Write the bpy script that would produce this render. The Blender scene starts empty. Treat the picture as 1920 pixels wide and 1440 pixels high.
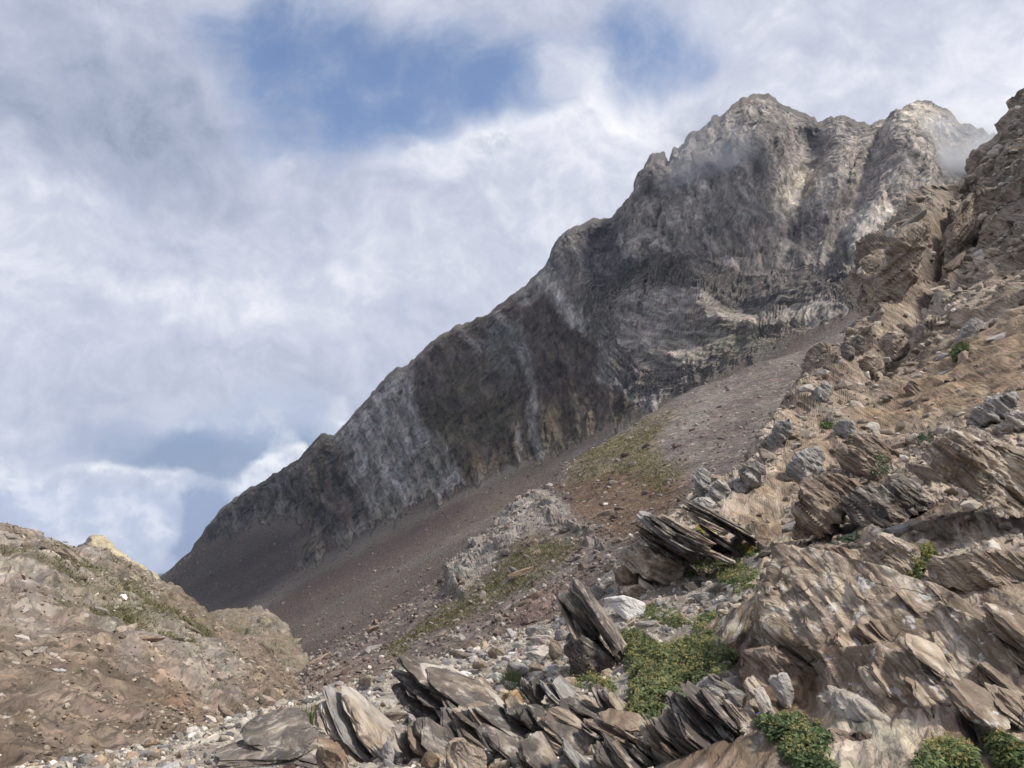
import bpy, bmesh, math, random, time
import numpy as np
from concurrent.futures import ThreadPoolExecutor
from mathutils import Vector, Matrix

T0 = time.time()
random.seed(7)
np.random.seed(7)
scene = bpy.context.scene
COL = scene.collection

# ------------------------------------------------------------------ camera
F = 1440.0                      # focal length in pixels of the 1920 px wide photograph
PITCH = math.radians(11.0)
CP, SP = math.cos(PITCH), math.sin(PITCH)
cam_d = bpy.data.cameras.new('camera')
cam_d.sensor_width = 36.0
cam_d.lens = 36.0 * F / 1920.0
cam_d.clip_start = 0.05
cam_d.clip_end = 200000.0
cam = bpy.data.objects.new('camera', cam_d)
COL.objects.link(cam)
cam.location = (0, 0, 0)
cam.rotation_euler = (math.radians(90) + PITCH, 0, 0)
scene.camera = cam


def slope(px, py):
    """Direction of a pixel as (X/Y, Z/Y): metres per metre of forward distance."""
    px = np.asarray(px, float)
    py = np.asarray(py, float)
    xc = (px - 960.0) / F
    zc = (720.0 - py) / F
    y = CP - SP * zc
    z = SP + CP * zc
    return xc / y, z / y


def at(px, py, d):
    sx, sz = slope(px, py)
    d = np.asarray(d, float)
    return np.stack([sx * d, d + 0 * sx, sz * d], -1)


def to_px(p):
    yc = CP * p[..., 1] + SP * p[..., 2]
    zc = -SP * p[..., 1] + CP * p[..., 2]
    return 960 + F * p[..., 0] / yc, 720 - F * zc / yc


# ------------------------------------------------------------------ light
SUN_AZ, SUN_EL = math.radians(108), math.radians(50)      # azimuth clockwise from straight ahead
sun_dir = Vector((math.sin(SUN_AZ) * math.cos(SUN_EL), math.cos(SUN_AZ) * math.cos(SUN_EL), math.sin(SUN_EL)))
sun_d = bpy.data.lights.new('sun', 'SUN')
sun_d.energy = 3.9
sun_d.angle = math.radians(7.0)
sun_d.color = (1.0, 0.94, 0.86)
sun = bpy.data.objects.new('sun', sun_d)
COL.objects.link(sun)
sun.rotation_euler = sun_dir.to_track_quat('Z', 'Y').to_euler()
sun.location = (60, 20, 80)

scene.view_settings.view_transform = 'Standard'
scene.view_settings.look = 'None'
scene.view_settings.exposure = 0.18
scene.view_settings.gamma = 1.0
scene.view_settings.use_curve_mapping = False
scene.render.engine = 'CYCLES'
scene.cycles.use_denoising = True
scene.cycles.use_adaptive_sampling = True
scene.cycles.adaptive_threshold = 0.02
scene.cycles.max_bounces = 6
scene.cycles.diffuse_bounces = 3
scene.cycles.volume_bounces = 1


# ------------------------------------------------------------------ node helper
class NT:
    def __init__(self, tree):
        self.t = tree
        self.n = tree.nodes
        self.l = tree.links

    def new(self, kind, **kw):
        n = self.n.new(kind)
        for k, v in kw.items():
            setattr(n, k, v)
        return n

    def put(self, sock, v):
        if isinstance(v, bpy.types.NodeSocket):
            self.l.new(v, sock)
        elif v is not None:
            sock.default_value = v

    def math(self, op, a, b=None, c=None, clamp=False):
        n = self.n.new('ShaderNodeMath')
        n.operation = op
        n.use_clamp = clamp
        for i, v in enumerate((a, b, c)):
            if v is not None:
                self.put(n.inputs[i], v)
        return n.outputs[0]

    def vmath(self, op, a, b=None, out=0):
        n = self.n.new('ShaderNodeVectorMath')
        n.operation = op
        self.put(n.inputs[0], a)
        if b is not None:
            self.put(n.inputs[1], b)
        return n.outputs['Value'] if op in ('DOT_PRODUCT', 'LENGTH', 'DISTANCE') else n.outputs[0]

    def noise(self, vec, scale, detail=6, rough=0.55, dist=0.0, color=False, kind='FBM'):
        n = self.n.new('ShaderNodeTexNoise')
        n.noise_type = kind
        self.put(n.inputs['Vector'], vec)
        n.inputs['Scale'].default_value = scale
        n.inputs['Detail'].default_value = detail
        n.inputs['Roughness'].default_value = rough
        n.inputs['Distortion'].default_value = dist
        return n.outputs['Color' if color else 'Fac']

    def ramp(self, fac, stops, mode='LINEAR'):
        n = self.n.new('ShaderNodeValToRGB')
        n.color_ramp.interpolation = mode
        el = n.color_ramp.elements
        while len(el) < len(stops):
            el.new(0.5)
        for e, (p, c) in zip(el, stops):
            e.position = p
            e.color = (c[0], c[1], c[2], 1) if hasattr(c, '__len__') else (c, c, c, 1)
        self.put(n.inputs[0], fac)
        return n.outputs[0]

    def mapr(self, v, a, b, c, d, kind='LINEAR'):
        n = self.n.new('ShaderNodeMapRange')
        n.interpolation_type = kind
        for i, x in enumerate((v, a, b, c, d)):
            self.put(n.inputs[i], x)
        return n.outputs[0]

    def mix(self, fac, a, b, blend='MIX'):
        n = self.n.new('ShaderNodeMix')
        n.data_type = 'RGBA'
        n.blend_type = blend
        n.clamp_factor = True
        self.put(n.inputs['Factor'], fac)
        for s, v in ((6, a), (7, b)):
            if hasattr(v, '__len__') and not isinstance(v, bpy.types.NodeSocket):
                v = (v[0], v[1], v[2], 1)
            self.put(n.inputs[s], v)
        return n.outputs[2]


# ------------------------------------------------------------------ sky
world = bpy.data.worlds.new('World')
scene.world = world
world.use_nodes = True
world.node_tree.nodes.clear()
W = NT(world.node_tree)
WDIR = W.vmath('NORMALIZE', W.new('ShaderNodeTexCoord').outputs['Generated'])


def cdir(px, py):
    sx, sz = slope(px, py)
    return Vector((float(sx), 1.0, float(sz))).normalized()


warp = W.vmath('SUBTRACT', W.noise(WDIR, 2.6, 3, 0.55, color=True), (0.5, 0.5, 0.5))
warp2 = W.vmath('SUBTRACT', W.noise(WDIR, 9.0, 2, 0.6, color=True), (0.5, 0.5, 0.5))
wsc = W.vmath('MULTIPLY', warp, (0.16, 0.16, 0.16))
wsc2 = W.vmath('MULTIPLY', warp2, (0.06, 0.06, 0.06))
WPOS = W.vmath('ADD', W.vmath('ADD', WDIR, wsc), wsc2)


def blob(px, py, rx, ry, ang, w):
    """A soft patch of sky about one direction; a turned one is drawn as three in a row."""
    if abs(ang) > 4 and rx > 1.4 * ry:
        a = math.radians(ang)
        ox, oy = math.cos(a) * rx * 0.62, -math.sin(a) * rx * 0.62
        return [q for k in (-1, 0, 1) for q in blob(px + k * ox, py + k * oy, rx * 0.5, ry, 0, w * (0.85 if k else 1))]
    c = cdir(px, py)
    sx, sz = F / (rx * 1.75), F / (ry * 1.75)
    sy = min(sx, sz)
    n = W.new('ShaderNodeVectorMath', operation='MULTIPLY_ADD')
    W.l.new(WPOS, n.inputs[0])
    n.inputs[1].default_value = (sx, sy, sz)
    n.inputs[2].default_value = (-c.x * sx, -c.y * sy, -c.z * sz)
    return [W.mapr(W.vmath('LENGTH', n.outputs[0]), 0.0, 1.0, w, 0.0, 'SMOOTHSTEP')]


def total(start, blobs):
    s = start
    for b in blobs:
        for q in blob(*b):
            s = W.math('ADD', s, q)
    return s


n_big = W.noise(W.vmath('MULTIPLY', WPOS, (1, 1, 1.25)), 3.0, 4, 0.55)
n_mid = W.noise(W.vmath('MULTIPLY', WPOS, (1, 1, 1.2)), 7.5, 9, 0.64)
n_lit = W.noise(W.vmath('ADD', W.vmath('MULTIPLY', WPOS, (1, 1, 1.2)), (-0.016, 0.0, -0.022)), 7.5, 6, 0.64)
nz = W.math('ADD', W.math('MULTIPLY_ADD', n_big, 1.6, -0.8), W.math('MULTIPLY_ADD', n_mid, 3.4, -1.7))

COVER = total(W.math('ADD', nz, 1.25), [
    (590, 150, 190, 170, 0, -1.25),
    (850, 165, 190, 100, 0, -1.75),
    (980, 205, 90, 60, 0, -0.9),
    (480, 60, 120, 90, 0, -0.7),
    (660, 262, 210, 50, 0, -0.6),
    (1195, 105, 95, 90, 0, -1.9),
    (1330, 120, 70, 40, 0, -1.0),
    (60, 125, 90, 36, 0, -0.5),
    (680, 110, 55, 26, 35, 0.45),
    (735, 175, 60, 26, 30, 0.55),
    (1085, 150, 60, 60, 0, 0.5),
    (900, 250, 60, 18, 0, 0.35),
    (540, 840, 210, 110, 0, -1.5),
    (410, 940, 170, 130, 0, -1.4),
    (320, 1020, 120, 70, 0, -1.0),
    (250, 860, 110, 60, 0, -0.5),
])
alpha = W.mapr(COVER, -0.75, 1.0, 0.10, 1, 'SMOOTHSTEP')
puff = W.math('SUBTRACT', n_lit, n_mid)
SHADE = total(W.math('ADD', W.math('MULTIPLY', puff, 1.15), W.math('ADD', W.math('MULTIPLY', n_big, 0.34), W.math('MULTIPLY_ADD', n_mid, 0.20, 0.31))), [
    (90, 390, 260, 100, 0, 0.14),
    (880, 285, 150, 20, 20, 0.34),
    (535, 320, 50, 45, 0, 0.24),
    (1120, 200, 100, 90, 0, 0.22),
    (1250, 270, 120, 90, 0, 0.14),
    (1050, 400, 160, 110, 0, 0.10),
    (1880, 120, 190, 130, 0, 0.24),
    (560, 530, 240, 46, 10, 0.13),
    (130, 615, 200, 40, 0, 0.12),
    (130, 955, 170, 60, 0, 0.26),
    (640, 785, 44, 50, 0, 0.40),
    (530, 875, 125, 40, 20, 0.24),
    (20, 860, 60, 110, 0, 0.18),
    (225, 903, 70, 22, 0, 0.20),
    (440, 785, 90, 14, 0, 0.12),
    (250, 190, 300, 150, 0, -0.34),
    (60, 230, 200, 60, 0, -0.06),
    (320, 480, 260, 40, 0, -0.06),
    (250, 690, 380, 60, 0, -0.10),
    (120, 800, 180, 60, 0, -0.10),
    (1000, 60, 160, 60, 0, -0.08),
])
cloud_col = W.ramp(SHADE, [(0.08, (0.27, 0.315, 0.42)), (0.40, (0.43, 0.465, 0.585)), (0.66, (0.60, 0.625, 0.725)), (1.0, (0.93, 0.93, 0.96))])
# nearer cumulus with firm edges
n_cum = W.noise(W.vmath('ADD', WDIR, W.vmath('MULTIPLY', warp2, (0.03, 0.03, 0.03))), 13.0, 8, 0.6)
n_cul = W.noise(W.vmath('ADD', W.vmath('ADD', WDIR, W.vmath('MULTIPLY', warp2, (0.03, 0.03, 0.03))), (-0.006, 0, -0.014)), 13.0, 5, 0.6)
WPOS = W.vmath('ADD', WDIR, wsc2)
CUM = total(W.math('MULTIPLY_ADD', n_cum, 3.6, -2.6), [
    (450, 792, 120, 28, 0, 1.05),
    (640, 790, 40, 55, 0, 1.5),
    (470, 905, 100, 40, 0, 1.35),
    (545, 865, 66, 40, 0, 1.6),
    (220, 908, 95, 42, 0, 1.5),
    (110, 985, 160, 85, 0, 2.1),
    (215, 1000, 100, 60, 0, 1.3),
    (330, 1075, 80, 26, 0, 0.9),
    (10, 880, 60, 120, 0, 0.8),
    (540, 325, 70, 60, 0, 0.75),
    (800, 300, 80, 34, 0, 0.75),
    (880, 275, 80, 30, 0, 0.85),
    (960, 245, 80, 34, 0, 0.75),
    (1100, 170, 90, 90, 0, 0.7),
    (1180, 260, 120, 110, 0, 0.5),
    (100, 400, 190, 90, 0, 0.35),
    (580, 520, 170, 60, 0, 0.35),
])
cum_a = W.mapr(CUM, 0.0, 0.75, 0, 1, 'SMOOTHSTEP')
cum_s = W.math('ADD', W.math('MULTIPLY', W.math('SUBTRACT', n_cul, n_cum), 3.4), W.mapr(CUM, 0.0, 1.6, 0.78, 0.66))
cum_col = W.ramp(cum_s, [(0.2, (0.54, 0.57, 0.66)), (0.6, (0.66, 0.685, 0.76)), (1.0, (0.97, 0.97, 0.98))])
sky = W.new('ShaderNodeTexSky', sky_type='NISHITA')
sky.sun_disc = False
sky.sun_elevation = SUN_EL
sky.sun_rotation = SUN_AZ
sky.altitude = 600
sky.air_density = 1.0
sky.dust_density = 0.6
sky.ozone_density = 4.0
SKY_STRENGTH = 0.15
cloud10 = W.vmath('MULTIPLY', cloud_col, (1 / SKY_STRENGTH,) * 3)
cum10 = W.vmath('MULTIPLY', cum_col, (1 / SKY_STRENGTH,) * 3)
bg = W.new('ShaderNodeBackground')
bg.inputs['Strength'].default_value = SKY_STRENGTH
ELEV = W.new('ShaderNodeSeparateXYZ')
W.l.new(WDIR, ELEV.inputs[0])
murk = W.mapr(ELEV.outputs[2], 0.34, 0.06, 0, 0.93, 'SMOOTHSTEP')         # blue distance low over the horizon
clear = W.mix(murk, sky.outputs[0], tuple(v / SKY_STRENGTH for v in (0.165, 0.225, 0.36)))
W.l.new(W.mix(cum_a, W.mix(alpha, clear, cloud10), cum10), bg.inputs['Color'])
W.l.new(bg.outputs[0], W.new('ShaderNodeOutputWorld').inputs['Surface'])
world.cycles.sampling_method = 'NONE'

# ------------------------------------------------------------------ noise in numpy
_perm = np.random.RandomState(11).permutation(256).astype(np.int32)
_perm = np.concatenate([_perm, _perm, _perm])
_g = np.random.RandomState(5).normal(size=(256, 3))
_g = (_g / np.linalg.norm(_g, axis=1)[:, None]).astype(np.float32)
_gx, _gy, _gz = (np.ascontiguousarray(_g[:, k]) for k in range(3))
_r = np.random.RandomState(9).rand(256, 4).astype(np.float32)
_rx, _ry, _rz = (np.ascontiguousarray(0.15 + 0.7 * _r[:, k], np.float32) for k in range(3))
_rw = np.ascontiguousarray(_r[:, 3] - 0.5, np.float32)


POOL = ThreadPoolExecutor(4)


def chunked(fn):
    """Run a point-wise function in cache-sized pieces on a few threads."""
    def run(p, *a, **k):
        if len(p) < 30000:
            return fn(p, *a, **k)
        parts = [p[i:i + 16384] for i in range(0, len(p), 16384)]
        return np.concatenate(list(POOL.map(lambda q: fn(q, *a, **k), parts)))
    return run


@chunked
def perlin(p, seed=0):
    p = np.asarray(p, np.float32) + np.float32(seed * 17.31)
    x, y, z = (np.ascontiguousarray(p[:, k]) for k in range(3))
    fx, fy, fz = np.floor(x), np.floor(y), np.floor(z)
    ix, iy, iz = (v.astype(np.int32) & 255 for v in (fx, fy, fz))
    x, y, z = x - fx, y - fy, z - fz
    u, v, w = (a * a * a * (a * (a * 6 - 15) + 10) for a in (x, y, z))
    acc = []
    for dx in (0, 1):
        hx = _perm[ix + dx]
        rx = []
        for dy in (0, 1):
            hy = _perm[hx + iy + dy]
            k0 = _perm[hy + iz]
            k1 = _perm[hy + iz + 1]
            a = _gx[k0] * (x - dx) + _gy[k0] * (y - dy) + _gz[k0] * z
            b = _gx[k1] * (x - dx) + _gy[k1] * (y - dy) + _gz[k1] * (z - 1)
            rx.append(a + w * (b - a))
        acc.append(rx[0] + v * (rx[1] - rx[0]))
    return (acc[0] + u * (acc[1] - acc[0])) * np.float32(1.6)


def fbm(p, octaves=5, gain=0.5, lac=2.03, seed=0):
    s, a, t = 0, 1.0, 0
    for k in range(octaves):
        s = s + a * perlin(p * (lac ** k), seed + k)
        t += a
        a *= gain
    return s / t


def ridged(p, octaves=5, gain=0.5, lac=2.07, seed=0):
    s, a, t = 0, 1.0, 0
    for k in range(octaves):
        n = 1 - np.abs(perlin(p * (lac ** k), seed + k)) * 1.6
        s = s + a * n * np.abs(n)
        t += a
        a *= gain
    return s / t


@chunked
def facet(p, seed=0, tilt=1.0, edge=0.24):
    """Broken-rock offset: each irregular cell has its own level and its own tilted face."""
    p = np.asarray(p, np.float32) + np.float32(seed * 7.77)
    P = [np.ascontiguousarray(p[:, k]) for k in range(3)]
    B = [np.floor(v - np.float32(0.5)) for v in P]
    I = [v.astype(np.int32) & 255 for v in B]
    Q = [v - b for v, b in zip(P, B)]
    best = np.full(len(p), 1e9, np.float32)
    nxt = np.full(len(p), 1e9, np.float32)
    val = np.zeros(len(p), np.float32)
    val2 = np.zeros(len(p), np.float32)
    tilt = np.float32(tilt)
    for dx in (0, 1):
        hx = _perm[I[0] + dx]
        for dy in (0, 1):
            hy = _perm[hx + I[1] + dy]
            for dz in (0, 1):
                h = _perm[hy + I[2] + dz]
                qx = Q[0] - dx - _rx[h]
                qy = Q[1] - dy - _ry[h]
                qz = Q[2] - dz - _rz[h]
                d = qx * qx + qy * qy + qz * qz
                v = _rw[h] + tilt * (qx * _gx[h] + qy * _gy[h] + qz * _gz[h])
                m = d < best
                m2 = (d < nxt) & ~m
                np.copyto(nxt, best, where=m)
                np.copyto(val2, val, where=m)
                np.copyto(best, d, where=m)
                np.copyto(val, v, where=m)
                np.copyto(nxt, d, where=m2)
                np.copyto(val2, v, where=m2)
    w = np.clip((np.sqrt(nxt) - np.sqrt(best)) / np.float32(edge), 0, 1) * np.float32(0.5) + np.float32(0.5)
    return val * w + val2 * (1 - w)


def smooth(a, b, x):
    t = np.clip((x - a) / (b - a), 0, 1)
    return t * t * (3 - 2 * t)


def unit(v):
    v = np.asarray(v, float)
    return v / np.linalg.norm(v)


def frame(dip, strike):
    """Layer frame: rows are the layer normal and two directions within the layer."""
    a = unit(dip)
    n = unit(np.cross(a, strike))
    if n[2] < 0:
        n = -n
    return np.stack([n, a, np.cross(n, a)])


# ------------------------------------------------------------------ lofted ground sheets
def resample(curve, s, soft=False):
    c = np.array([(q if len(q) == 4 else (i / (len(curve) - 1),) + tuple(q)) for i, q in enumerate(curve)], float)
    if soft:
        ss = np.linspace(0, 1, 41)
        v = np.stack([np.interp(ss, c[:, 0], c[:, k]) for k in (1, 2, 3)], 1)
        for _ in range(6):
            v[1:-1] = 0.25 * v[:-2] + 0.5 * v[1:-1] + 0.25 * v[2:]
        c = np.concatenate([ss[:, None], v], 1)
    return np.stack([np.interp(s, c[:, 0], c[:, k]) for k in (1, 2)] + [np.exp(np.interp(s, c[:, 0], np.log(c[:, 3])))], 1)


def loft(curves, ns, nt, soft=(), tpos=None, spow=None):
    """curves: list of curves of (px,py,depth) or (s,px,py,depth). Returns points (ns,nt,3)."""
    s = np.linspace(0, 1, ns)
    if spow is not None:
        s = np.interp(s, spow[0], spow[1])
    P = []
    for i, c in enumerate(curves):
        q = resample(c, s, i in soft)
        P.append(at(q[:, 0], q[:, 1], q[:, 2]))
    P = np.array(P)                       # (nc, ns, 3)
    nc = len(curves)
    tp = np.linspace(0, 1, nc) if tpos is None else np.array(tpos)
    t = np.linspace(0, 1, nt)
    k = np.clip(np.searchsorted(tp, t, side='right') - 1, 0, nc - 2)
    f = ((t - tp[k]) / (tp[k + 1] - tp[k]))
    ext = np.concatenate([2 * P[:1] - P[1:2], P, 2 * P[-1:] - P[-2:-1]])
    p0, p1, p2, p3 = ext[k], ext[k + 1], ext[k + 2], ext[k + 3]
    f = f[:, None, None]
    m1, m2 = (p2 - p0) * 0.5 * 0.6, (p3 - p1) * 0.5 * 0.6
    out = (2 * f ** 3 - 3 * f ** 2 + 1) * p1 + (f ** 3 - 2 * f ** 2 + f) * m1 + (-2 * f ** 3 + 3 * f ** 2) * p2 + (f ** 3 - f ** 2) * m2
    return out.transpose(1, 0, 2)


def grid_normals(P):
    du = np.gradient(P, axis=0)
    dv = np.gradient(P, axis=1)
    n = np.cross(du, dv)
    n /= np.linalg.norm(n, axis=2, keepdims=True) + 1e-9
    flip = (n * P).sum(2) > 0            # face the viewer's side of the sheet
    if flip.mean() > 0.5:
        n = -n
    return n


def mesh_from(name, verts, quads, col=None, smooth_shade=True):
    me = bpy.data.meshes.new(name)
    nv, nq = len(verts), len(quads)
    k = quads.shape[1]
    me.vertices.add(nv)
    me.vertices.foreach_set('co', np.ascontiguousarray(verts, np.float32).ravel())
    me.loops.add(nq * k)
    me.polygons.add(nq)
    me.polygons.foreach_set('loop_start', np.arange(0, nq * k, k, dtype=np.int32))
    me.loops.foreach_set('vertex_index', np.ascontiguousarray(quads, np.int32).ravel())
    me.polygons.foreach_set('use_smooth', np.full(nq, smooth_shade))
    if col is not None:
        a = me.color_attributes.new('col', 'FLOAT_COLOR', 'POINT')
        c = np.ones((nv, 4), np.float32)
        c[:, :col.shape[1]] = col
        a.data.foreach_set('color', c.ravel())
    me.update()
    me.validate()
    return me


def grid_quads(ns, nt):
    i = np.arange(ns * nt).reshape(ns, nt)
    return np.stack([i[:-1, :-1], i[1:, :-1], i[1:, 1:], i[:-1, 1:]], -1).reshape(-1, 4)


def sheet(name, P, col, mat, layer=None):
    ns, nt = P.shape[:2]
    q = grid_quads(ns, nt)
    n = grid_normals(P)
    # wind faces so that their normals look at the viewer
    a, b, c = P.reshape(-1, 3)[q[:, 0]], P.reshape(-1, 3)[q[:, 1]], P.reshape(-1, 3)[q[:, 3]]
    fn = np.cross(b - a, c - a)
    if ((fn * n.reshape(-1, 3)[q[:, 0]]).sum(1) < 0).mean() > 0.5:
        q = q[:, ::-1]
    me = mesh_from(name, P.reshape(-1, 3), q, col, False)
    if layer is not None:
        a = me.attributes.new('lay', 'FLOAT_VECTOR', 'POINT')
        a.data.foreach_set('vector', np.ascontiguousarray(layer, np.float32).ravel())
    ob = bpy.data.objects.new(name, me)
    COL.objects.link(ob)
    me.materials.append(mat)
    ob['kind'] = 'structure'
    return ob


@chunked
def _seg(xy, line):
    x, y = np.ascontiguousarray(xy[:, 0]), np.ascontiguousarray(xy[:, 1])
    best = np.full(x.shape, 1e18, np.float32)
    pos = np.zeros(x.shape, np.float32)
    n = len(line) - 1
    for i in range(n):
        (ax, ay), (bx, by) = [tuple(np.float32(v) for v in q[:2]) for q in line[i:i + 2]]
        dx, dy = bx - ax, by - ay
        t = np.clip(((x - ax) * dx + (y - ay) * dy) / (dx * dx + dy * dy + np.float32(1e-9)), 0, 1)
        d = (x - ax - t * dx) ** 2 + (y - ay - t * dy) ** 2
        m = d < best
        np.copyto(best, d, where=m)
        np.copyto(pos, (i + t) / np.float32(n), where=m)
    return np.stack([np.sqrt(best), pos], 1)


def seg_dist(x, y, line):
    """Distance to a polyline and the position (0..1) along it."""
    r = _seg(np.stack([x, y], 1).astype(np.float32), line)
    return r[:, 0], r[:, 1]


@chunked
def _inside(xy, poly):
    x, y = np.ascontiguousarray(xy[:, 0]), np.ascontiguousarray(xy[:, 1])
    d = _seg(xy, list(poly) + [poly[0]])[:, 0]
    c = np.zeros(x.shape, bool)
    n = len(poly)
    for i in range(n):
        (ax, ay), (bx, by) = poly[i], poly[(i + 1) % n]
        if ay != by:
            c ^= ((ay > y) != (by > y)) & (x < np.float32(bx - ax) * (y - np.float32(ay)) / np.float32(by - ay) + np.float32(ax))
    return np.where(c, d, -d)


def inside(x, y, poly):
    """Signed distance to a polygon, positive inside."""
    return _inside(np.stack([x, y], 1).astype(np.float32), poly)


def lay(col, rgb, m):
    m = np.clip(m, 0, 1)[:, None]
    return col * (1 - m) + np.array(rgb) * m


def struct(o):
    o['kind'] = 'structure'
    return o


# ------------------------------------------------------------------ materials
def ground_material(name, fine, bump=0.6, bump_scale=1.0, rough=0.9, vari=0.5, speck=None, frame_rows=None, stretch=6.0, cracks=0.0, soft=0.0):
    """Rock and soil coloured by the sheet's own mineral colours, with grain of size `fine` metres."""
    m = bpy.data.materials.new(name)
    m.use_nodes = True
    t = NT(m.node_tree)
    t.n.clear()
    pos = t.new('ShaderNodeNewGeometry').outputs['Position']
    catt = t.new('ShaderNodeAttribute', attribute_name='col')
    base = catt.outputs['Color']
    if isinstance(frame_rows, str):
        lp = t.vmath('MULTIPLY', t.new('ShaderNodeAttribute', attribute_name=frame_rows).outputs['Vector'], (1, 1 / stretch, 1 / stretch))
    elif frame_rows is not None:
        n0, a0, b0 = frame_rows
        cx = t.new('ShaderNodeCombineXYZ')
        for k, row in enumerate((n0, np.array(a0) / stretch, np.array(b0) / stretch)):
            t.l.new(t.vmath('DOT_PRODUCT', pos, tuple(float(v) for v in row)), cx.inputs[k])
        lp = cx.outputs[0]
    else:
        lp = pos
    n1 = t.noise(lp, 0.33 / fine, 7, 0.65, 0.3)
    vor = t.new('ShaderNodeTexVoronoi')
    vor.inputs['Scale'].default_value = 0.8 / fine
    vw = t.vmath('ADD', lp if frame_rows is not None else pos, t.vmath('MULTIPLY', t.noise(pos, 1.0 / fine, 2, 0.6, color=True), (0.5 * fine,) * 3))
    t.l.new(vw, vor.inputs['Vector'])
    cellv = t.vmath('DOT_PRODUCT', vor.outputs['Color'], (1, 0, 0))
    n3 = t.noise(pos, 0.05 / fine, 4, 0.6)
    v = t.math('ADD', t.mapr(n1, 0.25, 0.75, -1, 1), t.math('MULTIPLY_ADD', cellv, 1.3, -0.65))
    v = t.math('ADD', v, t.mapr(n3, 0.3, 0.7, -0.32, 0.32))
    if soft:
        v = t.math('MULTIPLY', v, t.mapr(catt.outputs['Alpha'], 0, 1, soft, 1.0))
    val = t.math('POWER', 2.0, t.math('MULTIPLY', v, vari))
    colr = t.vmath('MULTIPLY', base, val)
    hue = t.noise(pos, 0.2 / fine, 3, 0.6, color=True)
    hv = t.vmath('ADD', t.vmath('MULTIPLY', hue, (0.35, 0.2, 0.35)), (0.83, 0.9, 0.83))
    colr = t.vmath('MULTIPLY', colr, hv)
    if cracks:
        ck = t.noise(lp, 0.22 / fine, 5, 0.62, 0.6)
        ck = t.mapr(t.math('ABSOLUTE', t.math('SUBTRACT', ck, 0.5)), 0.0, 0.035, 1 - cracks, 1.0)
        ck2 = t.noise(lp, 0.75 / fine, 4, 0.6, 0.4)
        ck2 = t.mapr(t.math('ABSOLUTE', t.math('SUBTRACT', ck2, 0.5)), 0.0, 0.04, 1 - cracks * 0.7, 1.0)
        ck = t.math('MULTIPLY', ck, ck2)
        colr = t.vmath('MULTIPLY', colr, t.math('ADD', t.math('MULTIPLY', ck, catt.outputs['Alpha']), t.math('SUBTRACT', 1.0, catt.outputs['Alpha'])))
    if speck is not None:
        vo = t.new('ShaderNodeTexVoronoi')
        vo.inputs['Scale'].default_value = 0.5 / fine
        t.l.new(pos, vo.inputs['Vector'])
        sel = t.math('GREATER_THAN', t.vmath('DOT_PRODUCT', vo.outputs['Color'], (1, 0, 0)), 1 - speck[0])
        core = t.math('LESS_THAN', vo.outputs['Distance'], 0.34)
        colr = t.mix(t.math('MULTIPLY', t.math('MULTIPLY', sel, core), 0.75), colr, speck[1])
    b = t.new('ShaderNodeBsdfPrincipled')
    t.l.new(colr, b.inputs['Base Color'])
    b.inputs['Roughness'].default_value = rough
    b.inputs['Specular IOR Level'].default_value = 0.2
    bp = t.new('ShaderNodeBump')
    bp.inputs['Strength'].default_value = bump
    bp.inputs['Distance'].default_value = fine * bump_scale
    t.l.new(t.math('ADD', t.math('MULTIPLY', n1, 1.3), t.math('MULTIPLY_ADD', vor.outputs['Distance'], -0.5, t.math('MULTIPLY', cellv, 0.35))), bp.inputs['Height'])
    t.l.new(bp.outputs[0], b.inputs['Normal'])
    t.l.new(b.outputs[0], t.new('ShaderNodeOutputMaterial').inputs['Surface'])
    return m

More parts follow.
